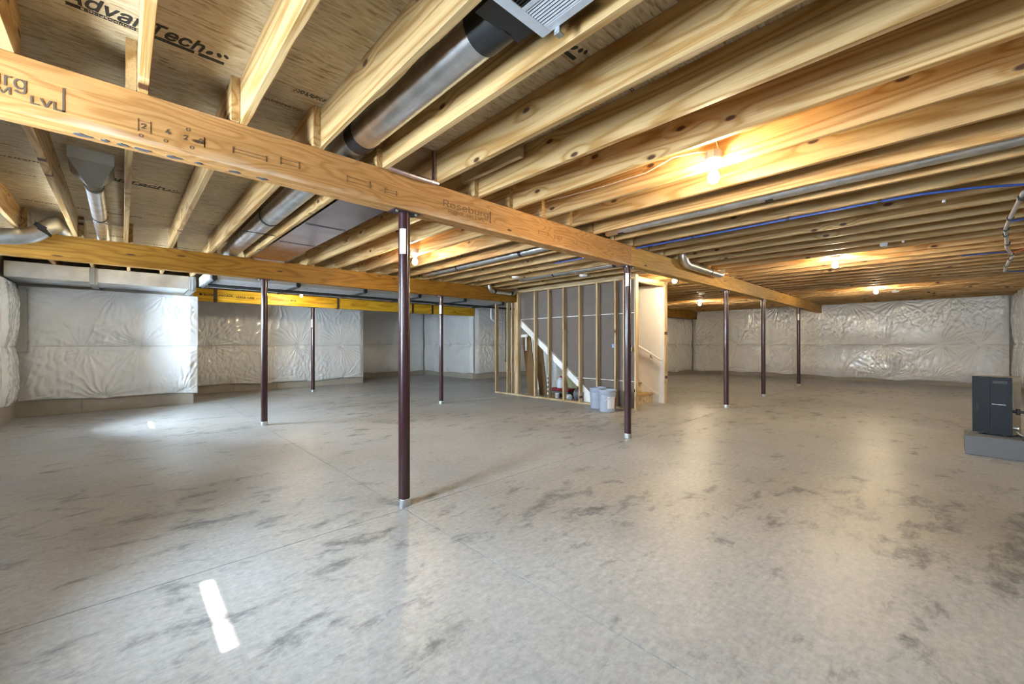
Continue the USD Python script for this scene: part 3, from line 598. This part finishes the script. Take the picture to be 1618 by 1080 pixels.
for s0, s1, tilt in ((ox0, xm-.010, -1), (xm+.010, ox1, .15)):
    n = 8
    for i in range(n):
        xx = s0+(i+.5)*(s1-s0)/n; h = (s1-s0)/n*.34
        obj("louver", MB().prism([(xx-h, zr-.002+.006*tilt), (xx-h+.0015, zr-.001+.006*tilt), (xx+h, zr-.001-.004*tilt), (xx+h-.0015, zr-.003-.004*tilt)], oy0, oy1, 'y'), REG, t, smooth=False)
obj("damper", MB().box(ox0, ox1, oy0, oy1, zr+.012, zr+.014), DARKIN, t, label="dark opening behind the louvers", smooth=False)
obj("bracket_clip", MB().box(1.186, 1.193, .985, 1.01, 2.335, 2.37).box(1.188, 1.215, .985, 1.01, 2.334, 2.338), ZINC, t, label="small zinc clip", smooth=False)
# boot with small round pipe, far bay at left
t = thing("duct_boot", "dull wedge-shaped boot at the subfloor with a small round pipe running back", "duct", (-.165, 4.6, 2.36))
V = np.array([(-.293, 4.29, ZT), (-.048, 4.29, ZT), (-.048, 4.60, ZT), (-.293, 4.60, ZT), (-.293, 4.33, 2.512), (-.048, 4.33, 2.512), (-.130, 4.58, 2.392), (-.200, 4.58, 2.392), (-.048, 4.62, 2.49), (-.293, 4.62, 2.49)])
F = [(0, 1, 5), (0, 5, 4), (4, 5, 6), (4, 6, 7), (5, 8, 6), (4, 7, 9), (1, 2, 8), (1, 8, 5), (0, 4, 9), (0, 9, 3), (3, 9, 8), (3, 8, 2), (9, 7, 6), (9, 6, 8)]
obj("boot", MB().add(V, np.array(F)), GALV_D, t, smooth=False)
obj("pipe", MB().tube([(-.165, 4.60, 2.42), (-.165, 5.75, 2.415)], .055, 24), GALV, t); obj("pipe", MB().tube([(-.165, 5.70, 2.415), (-.165, 8.2, 2.408)], .0535, 24), GALV, t)
obj("tape_band", MB().tube([(-.165, 4.605, 2.42), (-.165, 4.66, 2.42)], .058, 24), BLACK, t, label="black tape band"); obj("tape_band", MB().tube([(-.165, 5.69, 2.415), (-.165, 5.72, 2.415)], .0585, 24), BLACK, t, label="black tape band")
obj("hanger_wire", MB().tube([(-.31, 5.75, 2.36), (.05, 5.75, 2.36)], .004, 6), GALV_D, t)
# elbow run at the far left
def curve(p, c, q, n=8):
    p, c, q = map(np.array, (p, c, q)); return [((1-s)**2)*p+2*s*(1-s)*c+s*s*q for s in np.linspace(0, 1, n)]
duct("round duct with gored elbows turning over the amber beam at far left", [[(-1.245, 6.44, 2.235), (-.93, 6.44, 2.235)], curve((-.93, 6.44, 2.235), (-.70, 6.44, 2.235), (-.62, 6.44, 2.33), 7), curve((-.62, 6.44, 2.33), (-.50, 6.42, 2.44), (-.53, 6.62, 2.455), 7), [(-.53, 6.62, 2.455), (-.42, 8.2, 2.44)]], .078,
     [((-.965, 6.44, 2.235), AXX, .06), ((-.60, 6.44, 2.35), np.array([.55, 0, .83]), .06)])
# elbow pipes on the beams' faces and long runs in the bays
e1 = curve((5.72, 2.50, 2.43), (5.72, 2.50, 2.285), (5.90, 2.50, 2.283), 8)
duct("short galvanised elbow pipe lying along the golden beam", [[(5.72, 2.5, 2.55), (5.72, 2.5, 2.43)], e1, [(5.90, 2.50, 2.283), (7.05, 2.50, 2.283)], curve((7.05, 2.5, 2.283), (7.20, 2.5, 2.283), (7.20, 2.5, 2.42), 6)], .055, [((6.66, 2.5, 2.283), AXX, .012)])
e2 = curve((5.55, 6.52, 2.40), (5.55, 6.52, 2.262), (5.68, 6.52, 2.26), 8)
duct("small elbow pipe along the amber beam next to the stair studs", [e2, [(5.68, 6.52, 2.26), (6.20, 6.52, 2.26)], curve((6.20, 6.52, 2.26), (6.32, 6.52, 2.26), (6.32, 6.52, 2.38), 6)], .045, [((5.70, 6.52, 2.26), AXX, .05), ((6.19, 6.52, 2.26), AXX, .05)])
duct("thin silver duct in the joist bay right of the nearest bulb", [[(3.935, -1.28, 2.408), (3.935, 2.58, 2.408)]], .052, [((3.94, .99, 2.408), AY, .06), ((3.94, 2.40, 2.408), AY, .07)])
duct("thin silver duct in the bay right of the centre post, beyond the beam", [[(3.935, 2.72, 2.400), (3.935, 6.4, 2.400)]], .050, [((3.935, 3.95, 2.40), AY, .05), ((3.935, 5.4, 2.40), AY, .03)])
duct("thin silver duct just above the stair studs", [[(5.56, 2.72, 2.400), (5.56, 5.6, 2.400)]], .050, [((5.56, 3.5, 2.40), AY, .06), ((5.56, 4.75, 2.40), AY, .03)])
# reflective panned bay
t = thing("foil_panning", "shiny lavender foil sheet closing a joist bay behind the main beam", "panning", (1.49, 4.7, 2.34))
nx, ny = 14, 120; gx, gy = np.meshgrid(np.linspace(1.285, 1.70, nx), np.linspace(2.74, 6.58, ny)); gz = ZJ-.003-.004*meshkit.noise(np.stack([gx*3, gy*5, 0*gx], -1))*np.sin(PI*np.linspace(0, 1, nx))[None]
V = np.stack([gx, gy, gz], -1).reshape(-1, 3); idx = np.arange(nx*ny).reshape(ny, nx); F = np.stack([idx[:-1, :-1], idx[1:, :-1], idx[1:, 1:], idx[:-1, 1:]], -1).reshape(-1, 4)
obj("sheet", (V, F), FOIL, t, smooth=True)
for y in (3.35, 4.3, 5.25): obj("seam", MB().box(1.30, 1.69, y, y+.006, ZJ-.0105, ZJ-.006), IRON, t, smooth=False)
obj("edge_roll", MB().tube([(1.32, 6.585, ZJ+.0), (1.70, 6.585, ZJ+.0)], .016, 10), FOILP, t)
t = thing("foil_end_panel", "shiny copper-toned foil panel standing on the main beam between two joists", "panning", (1.49, 2.575, ZJ))
obj("sheet", MB().box(1.309, 1.672, 2.578, 2.584, ZJ-.005, ZT-.001), metal("mirror_foil", (.60, .50, .46), .12, .10, 6.), t, smooth=False)
obj("edge_roll", MB().tube([(1.300, 2.565, ZJ-.002), (1.49, 2.563, ZJ-.006), (1.690, 2.565, ZJ-.004)], .017, 10).tube([(1.662, 2.565, ZJ), (1.664, 2.566, 2.46), (1.660, 2.568, ZT-.01)], .011, 8), FOILP, t)

# ------------------------------------------------------------------ rectangular trunk ducts beyond the amber beam
t = thing("trunk_duct", "bright silver rectangular trunk duct above the far left blanket", "duct", (-.25, 9.7, 2.165))
obj("casing", MB().bar(XL+.035, .84, 9.10, 9.99, 2.122, 2.345, .003, 'x'), GALVT, t, smooth=False)
def seam(parent, x, y0, y1, z0, z1): obj("drive_cleat", MB().bar(x-.045, x+.045, y0-.015, y0+.01, z0-.035, z1+.005, .003, 'z').bar(x-.012, x+.012, y0-.034, y0-.01, z0-.04, z1, .002, 'z').bar(x-.045, x+.045, y0, y1, z0-.03, z0, .003, 'y'), GALV_D, parent, label="standing drive cleat", smooth=False)
seam(t, -.33, 9.1, 9.97, 2.122, 2.340); seam(t, .89, 9.1, 9.97, 2.122, 2.340)
t = thing("trunk_duct", "wide grey rectangular duct whose underside shows below the amber beam", "duct", (4.2, 8.5, 2.18))
DUCTW = mat("duct_galvanised_pale", {"g": ("geometry", {}), "n": ("noise_texture", dict(scale=4, detail=3)), "m": ("mix_color", dict(a=(.52, .53, .55), b=(.64, .65, .67))), "p": ("principled_bsdf", dict(metallic=.55, roughness=.5))}, [("g.position", "n.vector"), ("n.fac", "m.fac"), ("m.result", "p.base_color")])
obj("casing", MB().bar(.985, 11.96, 7.86, 9.15, 2.180, 2.335, .003, 'x'), DUCTW, t, smooth=False)
for x in (1.04, 2.25, 3.47, 4.69, 5.93, 7.15):
    obj("drive_cleat", MB().bar(x-.035, x+.035, 7.82, 7.86, 2.165, 2.335, .003, 'z').bar(x-.02, x+.02, 7.83, 9.14, 2.150, 2.181, .003, 'y'), IRON, t, label="dark standing cleat", smooth=False)
obj("gas_pipe", MB().tube([(1.0, 8.22, 2.115), (7.9, 8.22, 2.115)], .026, 12), IRON, label="long black iron pipe below the wide grey duct", cat="pipe")
for lb, x in (("small white round clip above the yellow beam, the left one", 5.38), ("small white round clip above the yellow beam, the right one", 7.42)):
    t = thing("cable_clip", lb, "clip", (x, 9.7, 2.26)); obj("mounting_bar", MB().box(x-.25, x+.25, 9.69, 9.71, ZJ-.004, ZJ-.0005).tube([(x, 9.7, 2.31), (x, 9.7, ZJ)], .01, 8), ZINC, t, smooth=False); obj("clip_body", MB().lathe([(0, 0), (.05, 0), (.05, .03), (.02, .05), (0, .05)], (x, 9.7, 2.27), 12), PORC, t); obj("screw", MB().lathe([(0, -.01), (.01, -.01), (.01, 0)], (x, 9.7, 2.27), 8), ZINC, t)

# ------------------------------------------------------------------ stairs: stud wall, back-paper drywall, stringer, steps
XS = 6.36
t = thing("stud_wall", "bare pine stud wall along the stair with grey board behind it", "stud wall", (XS+.045, 5.4, 0))
def stud(y, w=.038, z1=2.2725, x=XS, d=.085): obj("stud", MB().bar(x, x+d, y-w, y, .038, z1, .002, 'z'), PINE_Z, t, smooth=False)
obj("sole_plate", MB().bar(XS, XS+.085, 3.60, 7.26, 0, .038, .002, 'y'), PINE_YS, t, smooth=False)
obj("top_plate", MB().bar(XS, XS+.085, 3.60, 6.55, 2.2735, 2.309, .002, 'y'), PINE_YS, t, smooth=False); obj("top_plate", MB().bar(XS, XS+.085, 3.60, 6.58, 2.311, ZJ-.0005, .002, 'y'), PINE_YS, t, smooth=False)
for y in (7.262, 6.862): stud(y, z1=2.080)
stud(6.60, .038, 2.080); stud(6.560, .038, 2.080); stud(6.52, .036)
for y in (6.005, 5.610, 5.218, 4.824, 4.42, 4.034, 3.855, 3.638): stud(y)
stud(6.72, .02, 2.08, XS+.02, .06)
obj("blocking", MB().bar(XS+.004, XS+.085, 3.675, 3.815, 1.02, 1.10, .002), PINE_YS, t, smooth=False)
XB = XS+.0895
t = thing("stair_drywall", "grey paper back of drywall sheets behind the studs with white joints", "drywall", (XB+.006, 5.0, 0))
diag = lambda y: .22+(y-4.62)*.777
def sheet(poly):
    mb = MB(); mb.prism(poly, XB, XB+.0125, 'x'); obj("panel", mb, DRY, t, smooth=False)
sheet([(3.64, 1.700), (6.50, 1.700), (6.50, 2.27), (3.64, 2.27)])
sheet([(3.64, .497), (4.62+(.497-.22)/.777-.06, .497), (4.62+(1.69-.22)/.777-.06, 1.690), (3.64, 1.690)])
sheet([(3.64, .005), (4.36, .005), (4.92, .487), (3.64, .487)])
for z, ya, yb_ in ((1.695, 3.64, 6.49), (.492, 3.64, 4.95)): obj("joint_edge", MB().bar(XB-.003, XB+.006, ya, yb_, z-.006, z+.006, .001, 'y'), TAPE, t, label="white joint edge", smooth=False)
obj("patch", MB().bar(XB-.004, XB+.001, 4.07, 4.13, 1.08, 1.15, .001), plain("blue_outlet_cover", (.25, .40, .75), .5), t, label="small blue box on the board", smooth=False)
t = thing("stringer_board", "white diagonal stringer board crossing behind the studs", "board", (XB, 5.5, .1))
obj("board", MB().prism([(6.52, diag(6.52)+.01), (6.52, diag(6.52)-.145), (4.50, diag(4.50)-.135), (4.36, diag(4.36)+.0)], XB+.0128, XB+.032, 'x'), WHITE, t, smooth=False)
obj("cleat", MB().bar(XB+.013, XB+.05, 6.30, 6.50, 1.30, 1.36, .002, 'y').bar(XB+.013, XB+.04, 6.33, 6.36, 1.0, 1.30, .002, 'z'), WHITE, t, smooth=False)
t = thing("kick_panel", "white plank panel closing the stair's low end behind the buckets", "panel", (XB, 4.6, 0))
for i in range(4):
    ya = 4.33+.115*i; obj("plank", MB().prism([(ya, .012), (ya+.111, .012), (ya+.111, max(.02, min(.34, diag(ya+.111)-.06))), (ya, max(.02, min(.34, diag(ya)-.06)))], XB+.033, XB+.05, 'x'), WHITE, t, smooth=False)
t = thing("staircase", "unfinished pine stair rising to the left inside the white stairwell", "stairs", (7.03, 5.2, 0))
for i in range(11):
    y = 3.93+.245*i; z = .19*(i+1)
    if z > 2.2: break
    obj("riser", MB().bar(6.475, 7.552, y, y+.018, z-.19+.002, z-.03, .001, 'x'), OSB, t, smooth=False)
    obj("tread", MB().bar(6.475, 7.552, y-.025, y+.27, z-.03, z, .008, 'x'), TREAD, t, smooth=False)
obj("stringer", MB().prism([(3.95, .0), (6.45, 1.94), (6.45, 1.66), (4.30, .0)], 7.52, 7.552, 'x').prism([(3.95, .0), (6.45, 1.94), (6.45, 1.66), (4.30, .0)], 6.476, 6.50, 'x'), PINE_YS, t, smooth=False)
t = thing("stairwell_wall", "painted white stairwell wall with raw wood end right of the tagged post", "wall", (7.63, 5.4, 0))
obj("drywall", MB().box(7.574, 7.5865, 3.705, 7.25, 0, 2.30), DRYW, t, smooth=False)
obj("end_stud", MB().bar(7.588, 7.677, 3.672, 3.710, 0, 2.30, .002, 'z'), PINE_Z, t, label="raw wood end of the wall", smooth=False)
obj("corner_bead", MB().bar(7.560, 7.588, 3.690, 3.706, 0, 2.30, .003, 'z'), WHITE, t, smooth=False)
for k in range(9): obj("stud", MB().bar(7.588, 7.677, 4.05+.4*k, 4.088+.4*k, .04, 2.30, .002, 'z'), PINE_Z, t, smooth=False)
obj("top_plate", MB().bar(7.56, 7.69, 3.67, 7.25, 2.301, ZJ-.0005, .002, 'y'), PINE_YS, t, smooth=False); obj("far_face", MB().box(7.678, 7.69, 3.72, 7.25, 0, 2.30), DRYW, t, smooth=False)
obj("skirt_board", MB().prism([(3.80, .0), (3.80, .17), (3.88, .20), (6.9, 2.30), (6.9, 2.05), (3.97, .0)], 7.560, 7.5738, 'x'), WHITE, t, smooth=False)
obj("header_beam", MB().bar(6.46, 7.56, 3.68, 3.76, 2.25, ZJ-.0006, .003, 'x'), PINE_X, label="pine header over the stair opening", cat="beam", smooth=False)
t = thing("handrail", "white sloping handrail on the stairwell wall", "handrail", (7.5, 4.3, 1.0))
obj("rail", MB().tube([(7.50, 3.70, .83), (7.50, 5.9, 2.06)], .022, 14), WHITE, t)
for y in (3.93, 4.9): obj("bracket", MB().tube([(7.573, y, .83+(y-3.7)*.559-.09), (7.52, y, .83+(y-3.7)*.559-.08), (7.50, y, .83+(y-3.7)*.559-.02)], .008, 8), BLACK, t, label="black bracket")
obj("wall_panel", MB().box(7.574, 7.60, 7.26, 7.30, 0, 2.3), CARD, label="brown board at the inner end of the stairwell wall", cat="board", smooth=False)
# things stored under the stair
def leaning(name, label, cat, y0, y1, x, zt, lean, m, th=.02):
    obj(name, MB().add(np.array([(x, y0, .003), (x+th, y0, .003), (x, y1, .003), (x+th, y1, .003), (x+lean, y0+.0, zt), (x+lean+th, y0, zt), (x+lean, y1, zt), (x+lean+th, y1, zt)]) + np.array([[0, 0, 0]]*4+[[0, .30, 0]]*4), np.array([(0, 1, 3), (0, 3, 2), (4, 5, 7), (4, 7, 6), (0, 1, 5), (0, 5, 4), (2, 3, 7), (2, 7, 6), (0, 2, 6), (0, 6, 4), (1, 3, 7), (1, 7, 5)])), m, label=label, cat=cat, smooth=False)
leaning("leaning_board", "tall brown board leaning under the stair's high end", "board", 6.10, 6.36, 6.56, 1.36, .10, CARD)
leaning("leaning_board", "second brown board leaning behind the first one, darker", "board", 5.98, 6.22, 6.78, 1.36, .10, CARD)
obj("insulation_sheet", MB().box(7.45, 7.47, 4.7, 5.2, .01, .42).box(7.45, 7.47, 5.2, 5.62, .01, .80), GOLD, label="yellow board standing against the stairwell wall under the stair", cat="board", smooth=False)
obj("plywood_offcut", MB().box(7.40, 7.42, 5.65, 5.98, .01, 1.05), plain("pale_olive_ply", (.42, .38, .22), .7), label="pale olive plywood offcut under the stair", cat="board", smooth=False)
t = thing("water_jug", "translucent white plastic jug with red cap under the stair", "jug", (6.80, 5.62, 0.21))
obj("body", MB().lathe([(0, 0), (.085, 0), (.09, .02), (.09, .15), (.06, .20), (.03, .22), (0, .22)], (6.80, 5.62, .212)), SHEET, t); obj("cap", MB().lathe([(.028, 0), (.028, .03), (0, .03)], (6.80, 5.62, .432), 12), REDB, t)
t = thing("tool_case", "dark red flat case under the stair, below the jug", "case", (6.78, 5.45, 0))
obj("base", MB().bar(6.66, 6.98, 5.32, 5.80, .09, .15, .015, 'y'), TUBD, t); obj("lid", MB().bar(6.66, 6.98, 5.32, 5.80, .152, .21, .02, 'y'), REDB, t); obj("foot_block", MB().box(6.7, 6.95, 5.35, 5.42, 0, .09).box(6.7, 6.95, 5.7, 5.77, 0, .09), CARD, t, smooth=False)
t = thing("plastic_tub", "dark grey tub lying on its side behind the stud wall", "tub", (6.70, 4.98, 0))
a = np.linspace(0, 2*PI, 20); ring = lambda y, rx, rz: np.stack([6.70+rx*np.cos(a), 0*a+y, .125+rz*np.sin(a)], 1)
tub = MB(); tub.tube([(6.70, 4.82, .12), (6.70, 5.10, .125)], [.10, .118], 20); obj("shell", tub, TUBD, t)
obj("rim", MB().tube(ring(5.105, .118, .12), .008, 8, False), GREYBOX, t); obj("hollow", MB().tube([(6.70, 5.101, .125), (6.70, 5.104, .125)], .108, 20), DARKIN, t, label="dark hollow of the tub")
t = thing("paint_can", "pale lidded can on the floor behind the stud wall", "can", (6.56, 5.52, 0)); obj("body", MB().lathe([(0, 0), (.05, 0), (.05, .12), (0, .12)], (6.56, 5.52, .0)), GREYBOX, t); obj("lid", MB().lathe([(.053, .118), (.053, .128), (0, .128)], (6.56, 5.52, 0)), TAGW, t)
bag = trimesh.creation.icosphere(3, .09); bag.vertices *= [.8, .9, .75]; bag.vertices += .02*(meshkit.fbm(bag.vertices*22, 3, 4)-.5)[:, None]*bag.vertices/.09; bag.vertices += [6.565, 5.215, .066]
obj("plastic_bag", (bag.vertices, bag.faces), SHEET, label="crumpled bluish plastic bag beside the dark tub", cat="bag", smooth=True)
bag = trimesh.creation.icosphere(3, .075); bag.vertices *= [.8, 1, 1]; bag.vertices += .02*(meshkit.fbm(bag.vertices*20, 3, 8)-.5)[:, None]*bag.vertices/.075; bag.vertices += [6.58, 4.73, .075]
obj("plastic_bag", (bag.vertices, bag.faces), WHITE, label="small white bag in front of the white planks", cat="bag", smooth=True)
t = thing("striped_strip", "black and white striped strip standing against a stud", "strip", (6.35, 5.56, 0))
for i in range(10): obj("band", MB().bar(6.345, 6.359, 5.585, 5.607, .06+.045*i, .105+.045*i, .001, 'z'), (TUBD, TAGW)[i % 2], t, smooth=False)
# plumbing behind the studs
t = thing("waste_pipe", "white plastic waste pipe bend left of the stud wall", "pipe", (7.9, 9.0, 1.8))
obj("pipe", MB().tube([(7.74, 9.0, 2.179), (7.74, 9.0, 1.95)], .028, 14), PVC, t); obj("bend", MB().tube(curve((7.74, 9, 1.95), (7.74, 9, 1.82), (7.95, 9, 1.81), 8), .031, 14), PVC, t); obj("pipe", MB().tube([(7.95, 9, 1.81), (8.19, 9, 1.80)], .028, 14), PVC, t)
obj("vent_pipe", MB().tube([(8.05, 8.7, .62), (8.05, 8.7, 2.178)], .016, 10).tube([(8.05, 8.7, .62), (8.05, 8.7, .70)], .03, 10), IRON, label="thin black pipe hanging behind the leftmost studs", cat="pipe")

# ------------------------------------------------------------------ buckets
def pail(label, x, y, s=1.0, lab=False):
    t = thing("bucket", label, "bucket", (x, y, 0)); H = .37*s; R = .148*s; r = .128*s
    obj("body", MB().lathe([(0, 0), (r, 0), (r+.003, .006), (R-.004, H*.78), (R, H*.78), (R+.005, H*.80), (R, H*.82), (R+.005, H*.87), (R, H*.885), (R+.006, H-.01), (R+.004, H), (R-.006, H), (r-.004, .01), (0, .01)], (x, y, 0), 36), PAIL, t)
    th = np.linspace(0, PI, 16); v = np.array([math.sin(.8), -math.cos(.8)]); 
    hp = [(x+math.cos(q)*R*1.03*v[1]*-1, y+math.cos(q)*R*1.03*v[0], H*.84-.10*math.sin(q)) for q in th]
    hp = [(x+math.cos(q)*R*.1-math.sin(q)*(R+.012), y+math.cos(q)*R*1.02, H*.84-.12*math.sin(q)) for q in th]
    obj("bail", MB().tube(hp, .003, 6), ZINC, t)
    if lab:
        for nm, m, a0, a1, z0, z1 in (("paper_label", TAGW, -2.55, -1.55, .06, .26), ("red_label", REDB, -1.55, -1.15, .06, .24)):
            q = np.linspace(a0, a1, 12); R2 = lambda z: r+(R-r)*(z/(H*.78))+.0025
            V = np.vstack([np.stack([x+R2(z)*np.cos(q), y+R2(z)*np.sin(q), 0*q+z], 1) for z in (z0, z1)]); i = np.arange(11)
            obj(nm, (V, np.stack([i, i+1, i+13, i+12], 1)), m, t)
pail("pale grey bucket at the left, partly hidden by the labelled bucket", 6.20, 4.26)
pail("pale grey bucket with white and red label in front of the studs", 6.02, 3.95, 1.0, True)
obj("wood_scrap", MB().bar(6.21, 6.25, 3.69, 3.76, 0, .34, .003, 'z'), CARD, label="brown upright scrap just right of the labelled bucket", cat="board", smooth=False)

# ------------------------------------------------------------------ appliance on concrete blocks, far right
for i, (a, b, lb) in enumerate(((-.56, -.172, "grey concrete block under the charcoal cabinet, the left one"), (-.955, -.565, "grey concrete block at the photo's right edge, right of the first"))):
    bk = MB()
    for q in ((6.39, 6.43), (6.57, 6.61), (6.75, 6.79)): bk.bar(q[0], q[1], a, b, 0, .195, .004, 'y')
    for q in ((a, a+.035), ((a+b)/2-.018, (a+b)/2+.018), (b-.035, b)): bk.bar(6.40, 6.78, q[0], q[1], 0, .1945, .003, 'x')
    bk.box(6.40, 6.78, a+.002, b-.002, .15, .193)
    obj("concrete_block", bk, BLOCKM, label=lb, cat="concrete block", smooth=False)
t = thing("furnace_cabinet", "charcoal metal cabinet with perforated steel side standing on concrete blocks", "appliance", (6.72, -.42, .196))
e1 = np.array([-.076, -.253, 0]); e1 = e1/np.linalg.norm(e1); e2 = np.array([.253, -.076, 0])/.264; o = np.array([6.616, -.233, .198])
def slab(u0, u1, v0, v1, z0, z1, c=.0):
    P_ = [o+e1*a+e2*b+np.array([0, 0, z]) for z in (z0, z1) for a, b in ((u0, v0), (u1, v0), (u1, v1), (u0, v1))]
    return np.array(P_), np.array([(0, 1, 2), (0, 2, 3), (4, 5, 6), (4, 6, 7), (0, 1, 5), (0, 5, 4), (1, 2, 6), (1, 6, 5), (2, 3, 7), (2, 7, 6), (3, 0, 4), (3, 4, 7)])
Wc, Dc, Hc = .270, .30, .605
obj("shell", MB().add(*slab(0, Wc, .012, Dc, .012, Hc)), STEEL, t, smooth=False)
obj("front_panel", MB().add(*slab(-.003, .125, -.002, .0115, .015, Hc+.002)), CHAR, t, smooth=False); dp = obj("access_door", MB().add(*slab(.128, Wc+.004, -.006, .0115, .015, Hc+.002)), CHAR, t, smooth=False)
obj("recess_handle", MB().add(*slab(.145, .245, -.0075, -.005, Hc-.065, Hc-.035)), BLACK, dp, smooth=False); obj("scratch", MB().add(*slab(.14, .235, -.0072, -.005, .322, .328)), TAGW, dp, label="pale scratch", smooth=False)
obj("slot", MB().add(*slab(.03, .042, -.0035, -.001, .25, .31)), BLACK, t, smooth=False); obj("foot", MB().add(*slab(.03, .06, .03, .06, 0, .012)).add(*slab(.2, .23, .03, .06, 0, .012)).add(*slab(.03, .06, .22, .26, 0, .012)).add(*slab(.2, .23, .22, .26, 0, .012)), BLACK, t, smooth=False)
obj("perforated_grille", MB().add(*slab(Wc, Wc+.004, .04, .27, .30, .56)), GALV_D, t, label="perforated steel grille", smooth=False)
hp = o+e1*(Wc+.0)+e2*.06; obj("hose", MB().tube([hp+[0, 0, .26], hp+e1*.08+[0, 0, .262], hp+e1*.45+[.02, 0, .255]], .014, 12).tube([hp+e1*.03+[0, 0, .23], hp+e1*.03+[0, 0, .29]], .016, 10), BLACK, t, label="black hose")

obj("valve", MB().tube([hp+[0, 0, .09], hp+e1*.04+[0, 0, .09]], .02, 10), ZINC, t)

# ------------------------------------------------------------------ tubing under the joists
t = thing("blue_water_line", "blue plastic tube strapped along the joists at right", "tube", (4.58, 1.3, 2.33))
obj("tube", MB().tube([(4.60, 3.9, 2.338), (4.605, 2.645, 2.338), (4.585, 1.6, 2.336), (4.572, .973, 2.337), (4.56, .4, 2.337), (4.575, .1, 2.337), (4.68, -.18, 2.337), (4.84, -.43, 2.335), (5.0, -.75, 2.335)], .0095, 10), BLUE, t)
for x, y in ((4.573, 1.0), (4.556, .35), (4.59, 1.9)): obj("clip", MB().tube([(x, y-.012, 2.337), (x, y+.012, 2.337)], .0125, 10), BLACK, t)
zb = 2.30
t = thing("tube_bundle", "grey tube bundle with black clips zigzagging at the photo's right edge", "tube", (7.2, -.55, zb))
gp = [(4.90, -.52, 2.32), (4.98, -.44, 2.31), (5.87, -.44, zb), (6.40, -.45, zb), (7.00, -.50, zb), (7.7, -.55, zb), (8.48, -.655, zb), (9.1, -.66, zb), (9.9, -.69, zb), (10.15, -.70, zb)]
obj("tube", MB().tube(gp, .016, 10), GREYT, t)
for x, y in ((5.1, -.44), (5.87, -.44), (6.4, -.45), (6.75, -.475), (7.35, -.53), (8.3, -.63), (8.75, -.658), (9.5, -.675)): obj("clip", MB().tube([(x-.018, y, zb), (x+.018, y, zb)], .024, 10), BLACK, t)
def tubing(label, pts, m, r=.009):
    t = thing("water_tube", label, "tube", tuple(np.mean(pts, 0))); obj("run", MB().tube(pts, r, 8), m, t); obj("end_fitting", MB().tube([pts[0], np.array(pts[0])*.9+np.array(pts[1])*.1], r*1.5, 8), BLACK, t)
tubing("blue tube branching right from the grey bundle", [(6.32, -.455, zb+.05), (6.25, -.56, zb+.05), (6.2, -.9, zb+.05)], BLUE)
tubing("thin blue tube running left from the grey bundle", [(8.42, -.62, zb+.05), (8.35, -.5, zb+.05), (8.30, -.2, zb+.05)], BLUE)
tubing("blue tube end looping at the bundle's far end", [(10.1, -.70, zb), (10.3, -.78, zb), (10.6, -1.2, zb)], BLUE)
tubing("red tube crossing beside the grey bundle", [(8.45, -.64, zb+.045), (8.3, -.72, zb+.045), (7.7, -.76, zb+.045), (7.2, -.78, zb+.045)], RED)
for lb, x, y, s in (("small white plastic clip on the joist above the blue tube", 4.945, -.02, .012), ("small white clip on the joists left of the bundle", 6.571, .30, .012)):
    t = thing("cable_staple", lb, "clip", (x, y, ZJ-.02)); obj("saddle", MB().lathe([(0, -.02), (s, -.02), (s, 0), (0, 0)], (x, y, ZJ), 10), PORC, t); obj("nail", MB().lathe([(0, -.026), (.004, -.026), (.004, -.02)], (x, y, ZJ), 6), ZINC, t)
t = thing("sensor_box", "small grey box on the joists right of the nearer far bulb", "box", (6.58, .46, ZJ-.03)); obj("case", MB().bar(6.54, 6.62, .43, .50, ZJ-.03, ZJ-.0006, .003), GREYT, t, smooth=False); obj("lid", MB().bar(6.545, 6.615, .435, .495, ZJ-.033, ZJ-.030, .001), TAGW, t, smooth=False)

obj("drain_tube", MB().tube([hp+[-.02, -.02, .06], hp+e1*.05+[-.03, 0, .03], hp+e1*.12+[-.11, 0, .012], hp+e1*.2+[-.215, 0, .004], hp+e1*.22+[-.222, 0, -.02], hp+e1*.24+[-.222, 0, -.18]], .005, 8), GREYT, label="thin pale drain tube hanging over the concrete block from the charcoal cabinet", cat="tube")
